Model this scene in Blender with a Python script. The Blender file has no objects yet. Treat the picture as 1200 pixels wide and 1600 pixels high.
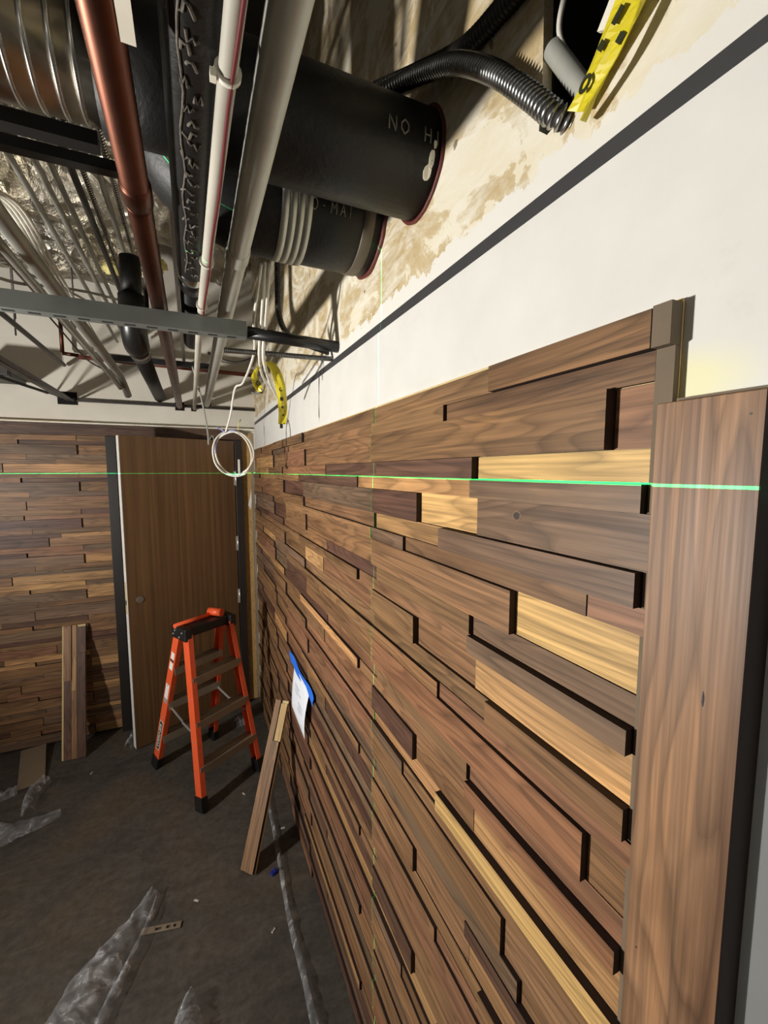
import bpy, bmesh, math, random
from mathutils import Vector, Matrix, noise
random.seed(7)
PI = math.pi
SC = bpy.context.scene
COL = SC.collection

# ------------------------------------------------------------------ camera
cd = bpy.data.cameras.new('camera')
cd.sensor_fit = 'VERTICAL'; cd.sensor_height = 36.0; cd.lens = 665.3 / 1600 * 36.0
cd.clip_start = 0.02; cd.clip_end = 60
cam = bpy.data.objects.new('camera', cd); COL.objects.link(cam)
cam.location = (0, 0, 1.79)
cam.rotation_euler = (math.radians(90 - 5.45), 0, math.radians(-24.09))
SC.camera = cam

# ------------------------------------------------------------------ world, lamps, exposure
w = bpy.data.worlds.new('world'); SC.world = w; w.use_nodes = True
w.node_tree.nodes['Background'].inputs[0].default_value = (1.0, 0.95, 0.88, 1)
w.node_tree.nodes['Background'].inputs[1].default_value = 0.12
SC.view_settings.view_transform = 'Standard'; SC.view_settings.look = 'None'
SC.view_settings.gamma = 1; SC.view_settings.use_curve_mapping = False
SC.view_settings.exposure = 0.0
SC.cycles.sample_clamp_indirect = 4.0
SC.cycles.use_light_tree = False

def lamp(name, kind, loc, energy, color, size):
    l = bpy.data.lights.new(name, kind); l.energy = energy; l.color = color
    l.shadow_soft_size = size
    o = bpy.data.objects.new(name, l); COL.objects.link(o); o.location = loc
    return o
# the job-site work lamp on its stand, left of the frame
wl = lamp('work_lamp', 'AREA', (-2.0, 1.15, 1.42), 90, (1.0, 0.965, 0.905), 0.07)
wl.data.shape = 'DISK'; wl.data.size = 0.15
wl.rotation_euler = Vector((0.88, 0.06, 0.48)).to_track_quat('-Z', 'Y').to_euler()
# soft fill lamp added behind the camera, no fixture known there
lamp('fill_lamp', 'POINT', (-1.5, -1.9, 1.75), 14, (1.0, 0.95, 0.87), 0.25)

# cross-line laser level, left of the frame: one level sheet of light and one upright sheet
def laser_level(loc):
    l = bpy.data.lights.new('laser_level', 'POINT'); l.energy = 1.0; l.color = (0.02, 1.0, 0.28)
    l.shadow_soft_size = 0.0; l.use_nodes = True
    nt = l.node_tree; em = nt.nodes['Emission']
    tc = nt.nodes.new('ShaderNodeTexCoord'); sp = nt.nodes.new('ShaderNodeSeparateXYZ')
    nt.links.new(tc.outputs['Normal'], sp.inputs[0])
    def math_(op, a, b=None):
        n = nt.nodes.new('ShaderNodeMath'); n.operation = op
        for i, v in ((0, a), (1, b)):
            if v is None: continue
            if isinstance(v, (int, float)): n.inputs[i].default_value = v
            else: nt.links.new(v, n.inputs[i])
        return n.outputs[0]
    hz = math_('LESS_THAN', math_('ABSOLUTE', sp.outputs[2]), 0.00075)
    vt = math_('LESS_THAN', math_('ABSOLUTE', sp.outputs[1]), 0.00055)
    s = math_('ADD', math_('MULTIPLY', hz, 620.0), math_('MULTIPLY', vt, 620.0))
    fo = nt.nodes.new('ShaderNodeLightFalloff'); nt.links.new(s, fo.inputs['Strength'])
    nt.links.new(fo.outputs['Linear'], em.inputs['Strength'])
    o = bpy.data.objects.new('laser_level', l); COL.objects.link(o); o.location = loc
laser_level((-1.35, 1.0, 1.777))

# ------------------------------------------------------------------ material helpers
def srgb(r, g, b):
    f = lambda c: (c / 255) / 12.92 if c <= 10 else ((c / 255 + 0.055) / 1.055) ** 2.4
    return (f(r), f(g), f(b), 1)
class NT:
    def __init__(s, name):
        s.m = bpy.data.materials.new(name); s.m.use_nodes = True
        s.t = s.m.node_tree; s.b = s.t.nodes['Principled BSDF']; s.out = s.t.nodes['Material Output']
    def n(s, typ, **kw):
        nd = s.t.nodes.new(typ)
        for k, v in kw.items(): setattr(nd, k, v)
        return nd
    def put(s, sock, v):
        if hasattr(v, 'is_output'): s.t.links.new(v, sock)
        elif v is not None: sock.default_value = v
    def math(s, op, a, b=None, c=None, clamp=False):
        nd = s.n('ShaderNodeMath', operation=op); nd.use_clamp = clamp
        for i, v in enumerate((a, b, c)): s.put(nd.inputs[i], v)
        return nd.outputs[0]
    def noise(s, vec, scale, detail=4, rough=0.55, dist=0.0):
        nd = s.n('ShaderNodeTexNoise'); s.put(nd.inputs['Vector'], vec)
        nd.inputs['Scale'].default_value = scale; nd.inputs['Detail'].default_value = detail
        nd.inputs['Roughness'].default_value = rough; nd.inputs['Distortion'].default_value = dist
        return nd.outputs['Fac']
    def ramp(s, fac, stops, interp='LINEAR'):
        nd = s.n('ShaderNodeValToRGB'); cr = nd.color_ramp; cr.interpolation = interp
        while len(cr.elements) < len(stops): cr.elements.new(0.5)
        for e, (p, c) in zip(cr.elements, stops): e.position = p; e.color = c if len(c) == 4 else (*c, 1)
        s.put(nd.inputs[0], fac); return nd.outputs[0]
    def mix(s, fac, a, b, mode='MIX'):
        nd = s.n('ShaderNodeMix', data_type='RGBA', blend_type=mode)
        s.put(nd.inputs[0], fac); s.put(nd.inputs[6], a); s.put(nd.inputs[7], b)
        return nd.outputs[2]
    def mapping(s, vec, scale=(1, 1, 1), rot=(0, 0, 0)):
        nd = s.n('ShaderNodeMapping'); s.put(nd.inputs[0], vec)
        nd.inputs['Scale'].default_value = scale; nd.inputs['Rotation'].default_value = rot
        return nd.outputs[0]
    def bump(s, h, strength=0.3, dist=0.01):
        nd = s.n('ShaderNodeBump'); s.put(nd.inputs['Height'], h)
        nd.inputs['Strength'].default_value = strength; nd.inputs['Distance'].default_value = dist
        s.t.links.new(nd.outputs[0], s.b.inputs['Normal'])
    def set(s, color=None, rough=None, metal=None, spec=None):
        s.put(s.b.inputs['Base Color'], color); s.put(s.b.inputs['Roughness'], rough)
        s.put(s.b.inputs['Metallic'], metal)
        if spec is not None: s.b.inputs['Specular IOR Level'].default_value = spec
        return s.m

def plain(name, rgb, rough=0.6, metal=0.0, vary=0.12, scale=12, bump=0.0):
    k = NT(name); c = srgb(*rgb)
    f = k.noise(k.n('ShaderNodeTexCoord').outputs['Object'], scale, 5)
    col = k.mix(1.0, c, k.ramp(f, [(0.25, (1 - vary,) * 3), (0.75, (1 + vary,) * 3)]), 'MULTIPLY')
    if bump: k.bump(f, bump, 0.004)
    return k.set(col, rough, metal)

GRAIN_BITS = {}
def walnut(name, along, tint=None, line=1.0, bold=False):
    """Walnut with cathedral figure; `along` is the object-space or world coordinate the grain follows.
    tint None: the base colour comes from the object's own colour."""
    k = NT(name)
    info = k.n('ShaderNodeObjectInfo')
    rnd = info.outputs['Random']
    if along == 'wall':
        pos = k.n('ShaderNodeNewGeometry').outputs['Position']
        sp = k.n('ShaderNodeSeparateXYZ'); k.put(sp.inputs[0], pos)
        a = k.math('ADD', sp.outputs[0], sp.outputs[1]); c = sp.outputs[2]
    elif along == 'post':
        pos = k.n('ShaderNodeNewGeometry').outputs['Position']
        sp = k.n('ShaderNodeSeparateXYZ'); k.put(sp.inputs[0], pos)
        a = sp.outputs[2]; c = k.math('ADD', sp.outputs[0], sp.outputs[1])
    else:
        pos = k.n('ShaderNodeTexCoord').outputs['Object']
        sp = k.n('ShaderNodeSeparateXYZ'); k.put(sp.inputs[0], pos)
        a = sp.outputs[2]; c = k.math('ADD', sp.outputs[0], sp.outputs[1])
    def vec(sa, sc):
        cb = k.n('ShaderNodeCombineXYZ')
        k.put(cb.inputs[0], k.math('MULTIPLY_ADD', a, sa, k.math('MULTIPLY', rnd, 37.0)))
        k.put(cb.inputs[1], k.math('MULTIPLY_ADD', c, sc, k.math('MULTIPLY', rnd, 91.0)))
        k.put(cb.inputs[2], k.math('MULTIPLY', rnd, 53.0))
        return cb.outputs[0]
    fig = k.noise(vec(1.15, 10.0), 1.0, 2, 0.5, 0.35)          # slow figure whose level lines are the growth rings
    rings = k.math('FRACT', k.math('MULTIPLY', fig, 15.0))
    ringc = k.ramp(rings, [(0.0, (0.50,) * 3), (0.10, (0.68,) * 3), (0.45, (1.0,) * 3), (0.85, (1.08,) * 3), (1.0, (0.62,) * 3)])
    streak = k.noise(vec(1.6, 130.0), 1.0, 6, 0.7)
    strc = k.ramp(streak, [(0.32, (0.52,) * 3), (0.68, (1.38,) * 3)])
    patch = k.noise(vec(2.4, 14.0), 1.0, 4, 0.6, 0.5)
    patc = k.ramp(patch, [(0.28, (0.60, 0.57, 0.56)), (0.5, (0.98, 0.98, 0.98)), (0.62, (1.06, 1.05, 1.03)), (0.75, (1.50, 1.42, 1.22))])
    if bold:
        st2 = k.noise(vec(.9, 46.0), 1.0, 4, 0.6, 0.25)
        strc = k.mix(1.0, strc, k.ramp(st2, [(0.33, (0.62, 0.58, 0.56)), (0.5, (1.0, 1.0, 1.0)), (0.66, (1.42, 1.36, 1.22))]), 'MULTIPLY')
    base = info.outputs['Color'] if tint is None else srgb(*tint)
    col = k.mix(0.75 * line, base, ringc, 'MULTIPLY')
    col = k.mix(0.9, col, strc, 'MULTIPLY')
    col = k.mix(1.0, col, patc, 'MULTIPLY')
    k.bump(streak, 0.12, 0.0015)
    return k.set(col, k.ramp(streak, [(0.2, (0.55,) * 3), (0.8, (0.42,) * 3)]), 0.0, 0.35)

M = {}
M['walnut'] = walnut('walnut_face', 'wall')
M['walnut_post'] = walnut('walnut_post', 'post', (140, 106, 78), 1.0, True)
M['walnut_loose'] = walnut('walnut_loose', 'object')
M['edge'] = plain('stained_and_shaded_edge', (38, 20, 16), 0.7, 0, 0.2, 40)
M['ply_edge'] = plain('plywood_edge', (205, 180, 128), 0.7, 0, 0.15, 60)
M['ply_dark'] = plain('plywood_dark_layer', (110, 90, 62), 0.8)
M['raw_edge'] = plain('raw_backing', (112, 98, 80), 0.8, 0, 0.2)
def ply():
    k = NT('plywood_face')
    tc = k.n('ShaderNodeTexCoord').outputs['Object']
    f = k.noise(k.mapping(tc, (6, 6, 1.2)), 3.0, 4, 0.6, 1.5)
    wv = k.math('FRACT', k.math('MULTIPLY', f, 9.0))
    col = k.ramp(wv, [(0.0, srgb(130, 96, 52)), (0.25, srgb(176, 138, 82)), (1.0, srgb(190, 154, 98))])
    return k.set(col, 0.75)
M['plywood'] = ply()
def paint():
    k = NT('white_wall_paint')
    pos = k.n('ShaderNodeNewGeometry').outputs['Position']
    f = k.noise(pos, 9.0, 5, 0.6)
    col = k.mix(1.0, srgb(221, 219, 213), k.ramp(f, [(0.3, (0.95, 0.95, 0.95)), (0.7, (1.03, 1.03, 1.03))]), 'MULTIPLY')
    # scuffed grey smears
    s = k.noise(k.mapping(pos, (3, 3, 3)), 2.2, 6, 0.75, 0.8)
    col = k.mix(k.ramp(s, [(0.60, (0, 0, 0)), (0.74, (0.35, 0.35, 0.35))]), col, srgb(200, 196, 188))
    # a lemon-yellow rub mark above the wide board, with its own outline
    sp = k.n('ShaderNodeSeparateXYZ'); k.put(sp.inputs[0], pos)
    dy = k.math('MULTIPLY', k.math('SUBTRACT', sp.outputs[1], 0.262), 16.0)
    dz = k.math('MULTIPLY', k.math('SUBTRACT', sp.outputs[2], 1.872), 26.0)
    d = k.math('SQRT', k.math('ADD', k.math('MULTIPLY', dy, dy), k.math('MULTIPLY', dz, dz)))
    d = k.math('ADD', d, k.math('MULTIPLY', k.math('SUBTRACT', f, 0.5), 0.9))
    col = k.mix(k.ramp(d, [(0.35, (0.75,) * 3), (1.25, (0, 0, 0))]), col, srgb(234, 230, 176))
    k.bump(f, 0.05, 0.003)
    return k.set(col, 0.45, 0, 0.4)
M['white'] = paint()
def plaster():
    k = NT('raw_plaster')
    pos = k.n('ShaderNodeNewGeometry').outputs['Position']
    sp = k.n('ShaderNodeSeparateXYZ'); k.put(sp.inputs[0], pos)
    warp = k.mapping(pos, (1.0, 1.0, 1.3), (0.5, 0, 0))
    f = k.noise(warp, 2.7, 7, 0.66, 1.0)
    g = k.noise(k.mapping(pos, (4, 4, 14), (0.6, 0, 0)), 2.0, 6, 0.7, 0.6)
    col = k.ramp(f, [(0.0, srgb(226, 219, 200)), (0.455, srgb(220, 211, 188)), (0.47, srgb(196, 178, 142)), (0.57, srgb(178, 156, 116)), (0.64, srgb(210, 197, 166)), (1.0, srgb(228, 224, 212))])
    col = k.mix(k.ramp(g, [(0.45, (0, 0, 0)), (0.62, (0.7,) * 3)]), col, srgb(226, 222, 208))
    # band of white joint compound along the dark reveal
    zz = k.math('ADD', sp.outputs[2], k.math('MULTIPLY', k.math('SUBTRACT', k.noise(pos, 14, 5, 0.7), 0.5), 0.10))
    col = k.mix(k.ramp(zz, [(0.0, (1,) * 3), (1.0, (0,) * 3)]) if False else k.math('LESS_THAN', zz, 2.195), col, srgb(222, 219, 211))
    h = k.noise(pos, 60, 4, 0.7)
    dk = k.noise(pos, 21, 3, 0.5, 0.3)
    col = k.mix(k.ramp(dk, [(0.705, (0,) * 3), (0.73, (0.8,) * 3)]), col, srgb(104, 88, 66))
    k.bump(k.math('ADD', f, k.math('MULTIPLY', h, 0.3)), 0.35, 0.006)
    return k.set(col, 0.8, 0, 0.2)
M['plaster'] = plaster()
def drywall():
    k = NT('back_wall_drywall')
    pos = k.n('ShaderNodeNewGeometry').outputs['Position']
    f = k.noise(pos, 3.0, 5)
    col = k.ramp(f, [(0.3, srgb(205, 198, 184)), (0.7, srgb(222, 216, 204))])
    sp = k.noise(pos, 16, 1, 0.2)
    col = k.mix(k.ramp(sp, [(0.80, (0,) * 3), (0.82, (0.85,) * 3)]), col, srgb(70, 62, 54))
    return k.set(col, 0.8)
M['drywall'] = drywall()
def floorm():
    k = NT('dusty_dark_floor')
    pos = k.n('ShaderNodeNewGeometry').outputs['Position']
    a = k.noise(pos, 1.6, 6, 0.65, 0.5); b = k.noise(pos, 34, 6, 0.7)
    sw = k.noise(k.mapping(pos, (4, 7, 1), (0, 0, 0.5)), 1.3, 6, 0.72, 1.4)
    col = k.ramp(a, [(0.3, srgb(58, 55, 53)), (0.5, srgb(78, 73, 67)), (0.7, srgb(92, 78, 60))])
    col = k.mix(k.ramp(sw, [(0.42, (0,) * 3), (0.78, (0.6,) * 3)]), col, srgb(106, 100, 92))
    col = k.mix(1.0, col, k.ramp(b, [(0.3, (0.72,) * 3), (0.7, (1.25,) * 3)]), 'MULTIPLY')
    sc = k.noise(k.mapping(pos, (1.5, 40, 1), (0, 0, -0.35)), 1.0, 2, 0.5, 0.4)
    col = k.mix(k.ramp(sc, [(0.74, (0,) * 3), (0.78, (0.3,) * 3)]), col, srgb(140, 130, 118))
    k.bump(b, 0.15, 0.003)
    return k.set(col, 0.62, 0, 0.3)
M['floor'] = floorm()
M['ceiling'] = plain('dark_deck', (74, 70, 64), 0.9, 0, 0.3, 4)
M['charcoal'] = plain('charcoal_reveal', (58, 57, 58), 0.5, 0.0, 0.08)
def metal(name, rgb, rough, bscale=30, bstr=0.1, vary=0.2, met=1.0):
    k = NT(name); tc = k.n('ShaderNodeTexCoord').outputs['Object']
    f = k.noise(tc, bscale, 6, 0.65); g = k.noise(tc, 5.0, 4, 0.6, 0.5)
    col = k.mix(1.0, srgb(*rgb), k.ramp(g, [(0.3, (1 - vary,) * 3), (0.7, (1 + vary,) * 3)]), 'MULTIPLY')
    k.bump(f, bstr, 0.002)
    return k.set(col, k.ramp(g, [(0.3, (rough * 0.85,) * 3), (0.7, (min(1, rough * 1.2),) * 3)]), met)
M['copper'] = metal('aged_copper', (94, 60, 48), 0.4, 30, 0.06, 0.3)
M['pale_pipe'] = metal('pale_dusty_pipe', (176, 171, 158), 0.6, 60, 0.1, 0.12, 0.0)
M['pale_galv'] = metal('pale_galvanised', (188, 188, 178), 0.45, 60, 0.1, 0.15, 0.35)
M['galv'] = metal('galvanised_steel', (176, 176, 168), 0.42, 60, 0.08, 0.2, 0.85)
M['strut'] = metal('dull_strut_steel', (134, 138, 134), 0.55, 60, 0.08, 0.2, 0.6)
M['steel'] = metal('flexible_steel', (160, 160, 158), 0.3, 40, 0.05, 0.2)
M['dark_steel'] = metal('dark_steel', (70, 66, 64), 0.45, 40, 0.08, 0.2, 0.8)
M['alu'] = metal('ladder_aluminium', (158, 146, 126), 0.5, 80, 0.1, 0.15, 0.5)
def insul():
    k = NT('black_pipe_insulation'); tc = k.n('ShaderNodeTexCoord').outputs['Object']
    f = k.noise(tc, 9, 6, 0.7, 0.4); g = k.noise(tc, 70, 4, 0.6)
    col = k.ramp(f, [(0.3, srgb(17, 16, 16)), (0.6, srgb(26, 25, 24)), (0.78, srgb(48, 45, 42))])
    k.bump(k.math('ADD', f, k.math('MULTIPLY', g, 0.25)), 0.35, 0.008)
    return k.set(col, 0.5, 0, 0.35)
M['insul'] = insul()
M['rubber'] = plain('black_rubber', (26, 25, 25), 0.35, 0, 0.2, 20, 0.1)
M['black'] = plain('black_plastic', (24, 23, 23), 0.45, 0, 0.15)
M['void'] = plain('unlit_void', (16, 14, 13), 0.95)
def foil():
    k = NT('crumpled_foil'); tc = k.n('ShaderNodeTexCoord').outputs['Object']
    v = k.n('ShaderNodeTexVoronoi'); k.put(v.inputs['Vector'], tc); v.inputs['Scale'].default_value = 16
    f = k.noise(tc, 11, 6, 0.7, 1.2)
    k.bump(k.math('ADD', v.outputs['Distance'], f), 0.9, 0.03)
    col = k.ramp(k.noise(tc, 3, 4), [(0.35, srgb(150, 140, 118)), (0.6, srgb(190, 184, 172))])
    return k.set(col, 0.28, 0.95)
M['foil'] = foil()
M['jacket'] = metal('smooth_metal_jacket', (150, 142, 128), 0.3, 14, 0.25, 0.3)
M['band'] = metal('bright_steel_band', (206, 204, 198), 0.25, 30, 0.05, 0.1)
M['tanband'] = plain('taupe_strap', (92, 82, 70), 0.5)
M['firestop'] = plain('red_brown_firestop', (92, 40, 34), 0.55, 0, 0.3, 40, 0.4)
M['chalk'] = plain('pale_marker', (136, 131, 120), 0.8, 0, 0.4, 90)
M['scuff'] = plain('chalky_scuff', (98, 92, 84), 0.8, 0, 0.5, 120)
M['knot'] = plain('dark_knot', (46, 36, 30), 0.6, 0, .3, 300)
M['knot_ring'] = plain('knot_ring', (112, 84, 58), 0.6, 0, .3, 200)
M['greyframe'] = plain('grey_frame_paint', (118, 120, 119), 0.6, 0, 0.06)
M['seam'] = plain('conduit_groove_shade', (40, 38, 36), 0.7)  # dark gaps between conduit rings: their shade put into the colour
M['whitepatch'] = plain('white_daub', (232, 226, 210), 0.7)
M['orange'] = plain('orange_fibreglass', (228, 92, 50), 0.4, 0, 0.08, 30)
M['red'] = plain('red_wire_insulation', (96, 26, 30), 0.5)
M['redpipe'] = metal('red_brown_pipe', (112, 58, 44), 0.5, 30, 0.1, 0.25, 0.3)
M['cable'] = plain('white_cable_jacket', (222, 218, 206), 0.5)
M['greycable'] = plain('grey_cable_jacket', (150, 148, 140), 0.5)
M['bluecable'] = plain('lilac_cable_jacket', (150, 152, 200), 0.5)
M['yellow'] = plain('yellow_caution_tape', (214, 198, 40), 0.4)
M['yellow_thin'] = plain('yellow_insulation', (196, 184, 120), 0.9, 0, 0.3, 60, 0.5)
M['ink'] = plain('black_print', (44, 46, 22), 0.5)
M['paper'] = plain('white_paper', (236, 240, 248), 0.6, 0, 0.03)
M['print'] = plain('grey_print', (196, 204, 218), 0.6)
M['bluetape'] = plain('blue_painters_tape', (38, 112, 226), 0.55, 0, 0.08)
M['card'] = plain('tan_cardboard', (128, 112, 92), 0.85, 0, 0.06)
M['frame'] = plain('dark_brown_frame', (36, 29, 25), 0.45, 0, 0.1)
M['silver'] = metal('satin_silver', (214, 214, 212), 0.32, 30, 0.03, 0.08, 0.7)
M['label'] = plain('white_label', (228, 226, 220), 0.5)
M['blueplastic'] = plain('blue_plastic', (30, 44, 140), 0.35)
M['chip'] = plain('pale_chip', (190, 184, 170), 0.7)
def veneer():
    k = NT('door_veneer'); tc = k.n('ShaderNodeTexCoord').outputs['Object']
    f = k.noise(k.mapping(tc, (46, 46, 0.8)), 1.0, 6, 0.65, 0.15)
    g = k.noise(k.mapping(tc, (9, 9, 0.3)), 1.0, 3, 0.5)
    col = k.ramp(f, [(0.3, srgb(84, 60, 38)), (0.55, srgb(106, 78, 50)), (0.75, srgb(124, 94, 62))])
    col = k.mix(0.7, col, k.ramp(g, [(0.3, (0.75,) * 3), (0.7, (1.2,) * 3)]), 'MULTIPLY')
    return k.set(col, 0.42, 0, 0.4)
M['veneer'] = veneer()
def film():
    k = NT('clear_plastic_film')
    tr = k.n('ShaderNodeBsdfTransparent'); tr.inputs[0].default_value = (0.95, 0.955, 0.965, 1)
    tc = k.n('ShaderNodeTexCoord').outputs['Object']
    f = k.noise(tc, 14, 5, 0.65, 1.4)
    k.bump(f, 0.5, 0.01)
    k.set((0.82, 0.83, 0.86, 1), 0.12, 0, 0.8)
    lw = k.n('ShaderNodeLayerWeight'); lw.inputs[0].default_value = 0.4
    fac = k.math('MULTIPLY_ADD', k.math('POWER', lw.outputs['Facing'], 2.5), 0.30, k.ramp(f, [(0.42, (0.07,) * 3), (0.56, (0.18,) * 3), (0.68, (0.55,) * 3)]), clamp=True)
    mx = k.n('ShaderNodeMixShader'); k.put(mx.inputs[0], fac)
    k.t.links.new(tr.outputs[0], mx.inputs[1]); k.t.links.new(k.b.outputs[0], mx.inputs[2])
    k.t.links.new(mx.outputs[0], k.out.inputs[0])
    return k.m
M['film'] = film()

# ------------------------------------------------------------------ object helpers
def link(o, parent=None):
    COL.objects.link(o)
    if parent is not None: o.parent = parent
    return o
def tag(o, label=None, cat=None, group=None, kind=None):
    if label: o['label'] = label
    if cat: o['category'] = cat
    if group: o['group'] = group
    if kind: o['kind'] = kind
    return o
def empty(name, loc=(0, 0, 0), rz=0):
    o = bpy.data.objects.new(name, None); o.location = loc; o.rotation_euler = (0, 0, rz)
    o.empty_display_size = 0.05
    return link(o)
class MB:
    """collects shapes into one mesh"""
    def __init__(s): s.v = []; s.f = []; s.m = []; s.sm = []
    def add(s, vs, fs, mi=0, smooth=False):
        k = len(s.v); s.v += [tuple(p) for p in vs]
        for f in fs: s.f.append([i + k for i in f]); s.m.append(mi); s.sm.append(smooth)
        return s
    def box(s, x0, x1, y0, y1, z0, z1, mi=0):
        vs = [(x, y, z) for x in (x0, x1) for y in (y0, y1) for z in (z0, z1)]
        return s.add(vs, [(0, 1, 3, 2), (4, 6, 7, 5), (0, 4, 5, 1), (2, 3, 7, 6), (0, 2, 6, 4), (1, 5, 7, 3)], mi)
    def beam(s, p0, p1, w, t, side, mi=0, off=(0, 0)):
        """bar from p0 to p1; width w along `side`, thickness t across"""
        p0 = Vector(p0); p1 = Vector(p1); d = (p1 - p0).normalized()
        a = Vector(side); a = (a - d * a.dot(d)).normalized(); b = d.cross(a)
        vs = []
        for p in (p0, p1):
            c = p + a * off[0] + b * off[1]
            vs += [c + a * (sx * w / 2) + b * (sy * t / 2) for sx, sy in ((-1, -1), (1, -1), (1, 1), (-1, 1))]
        return s.add(vs, [(0, 3, 2, 1), (4, 5, 6, 7), (0, 1, 5, 4), (1, 2, 6, 5), (2, 3, 7, 6), (3, 0, 4, 7)], mi)
    def tube(s, pts, r, n=14, mi=0, caps=True, radii=None):
        pts = [Vector(p) for p in pts]; N = len(pts); rings = []
        tan = []
        for i in range(N):
            d = pts[min(i + 1, N - 1)] - pts[max(i - 1, 0)]
            tan.append(d.normalized())
        ref = Vector((0, 0, 1)) if abs(tan[0].z) < 0.9 else Vector((1, 0, 0))
        a = (ref - tan[0] * ref.dot(tan[0])).normalized()
        vs = []
        for i in range(N):
            q = a - tan[i] * a.dot(tan[i])
            if q.length < .3 and i: q = b - tan[i] * b.dot(tan[i])
            a = q.normalized(); b = tan[i].cross(a)
            rr = radii[i] if radii else r
            for j in range(n):
                t = 2 * PI * j / n
                vs.append(pts[i] + (a * math.cos(t) + b * math.sin(t)) * rr)
        fs = []
        for i in range(N - 1):
            for j in range(n):
                j2 = (j + 1) % n
                fs.append((i * n + j, i * n + j2, (i + 1) * n + j2, (i + 1) * n + j))
        s.add(vs, fs, mi, True)
        if caps:
            k = len(s.v) - len(vs)
            s.f.append([k + j for j in reversed(range(n))]); s.m.append(mi); s.sm.append(False)
            s.f.append([k + (N - 1) * n + j for j in range(n)]); s.m.append(mi); s.sm.append(False)
        return s
    def flex(s, pts, r, pitch=0.006, depth=0.16, n=16, mi=0):
        """corrugated flexible conduit along a smooth path"""
        p = spline(pts, 40); L = sum((p[i + 1] - p[i]).length for i in range(len(p) - 1))
        cnt = max(8, int(L / pitch) * 4); q = resample(p, cnt)
        radii = [r * (1 - depth * (0.5 - 0.5 * math.cos(2 * PI * i / 4))) for i in range(len(q))]
        k0 = len(s.f); s.tube(q, r, n, mi, True, radii)
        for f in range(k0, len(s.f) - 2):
            if ((f - k0) // n) % 4 in (1, 2): s.m[f] = mi + 1  # groove faces get the painted shade tone
        return s
    def build(s, name, mats, parent=None, bevel=0.0, seg=2):
        me = bpy.data.meshes.new(name); me.from_pydata(s.v, [], s.f)
        for m in (mats if isinstance(mats, (list, tuple)) else [mats]): me.materials.append(m)
        for p, mi, sm in zip(me.polygons, s.m, s.sm): p.material_index = mi; p.use_smooth = sm
        bm = bmesh.new(); bm.from_mesh(me)
        bmesh.ops.recalc_face_normals(bm, faces=bm.faces[:]); bm.to_mesh(me); bm.free()
        o = bpy.data.objects.new(name, me); link(o, parent)
        if bevel:
            b = o.modifiers.new('bevel', 'BEVEL'); b.width = bevel; b.segments = seg; b.limit_method = 'ANGLE'
        return o
def spline(pts, per=10):
    P = [Vector(p) for p in pts]; P = [P[0] * 2 - P[1]] + P + [P[-1] * 2 - P[-2]]; out = []
    for i in range(1, len(P) - 2):
        for k in range(per):
            t = k / per; a, b, c, d = P[i - 1], P[i], P[i + 1], P[i + 2]
            out.append(0.5 * ((2 * b) + (c - a) * t + (2 * a - 5 * b + 4 * c - d) * t * t + (3 * b - a - 3 * c + d) * t ** 3))
    out.append(P[-2]); return out
def resample(p, cnt):
    L = [0]
    for i in range(len(p) - 1): L.append(L[-1] + (p[i + 1] - p[i]).length)
    out = []; j = 0
    for k in range(cnt + 1):
        t = L[-1] * k / cnt
        while j < len(p) - 2 and L[j + 1] < t: j += 1
        u = (t - L[j]) / max(1e-9, L[j + 1] - L[j]); out.append(p[j].lerp(p[j + 1], min(1, max(0, u))))
    return out
# stroke letters (unit box), for hand lettering on curved pipes
STROKES = {
 'N': [[(0, 0), (0, 1), (.7, 0), (.7, 1)]], 'O': [[(.35, 0), (0, .3), (0, .7), (.35, 1), (.7, .7), (.7, .3), (.35, 0)]],
 'H': [[(0, 0), (0, 1)], [(.6, 0), (.6, 1)], [(0, .5), (.6, .5)]], 'I': [[(.1, 0), (.1, 1)]],
 'M': [[(0, 0), (.05, 1), (.38, .45), (.7, 1), (.75, 0)]], 'A': [[(0, 0), (.35, 1), (.7, 0)], [(.15, .4), (.55, .4)]],
 'U': [[(0, 1), (0, .2), (.35, 0), (.7, .2), (.7, 1)]], '-': [[(.1, .5), (.4, .5)]], ' ': [],
 'c': [[(0, .9), (.4, 1), (.65, .7), (.65, .3), (.4, 0), (0, .1)]],     # a C written backwards
}

# ------------------------------------------------------------------ floor, ceiling, walls
X_W = 0.44        # drywall face of the right wall
tag(MB().box(-3.6, 0.7, -2.6, 3.9, -0.1, 0.0).build('floor', M['floor']), 'dark dusty scuffed floor with drag marks under the ladder', 'floor', kind='structure')
tag(MB().box(-3.6, 0.7, -2.6, 3.9, 3.45, 3.55).build('ceiling', M['ceiling']), 'dark ceiling deck high above the pipes', 'ceiling', kind='structure')

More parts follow.
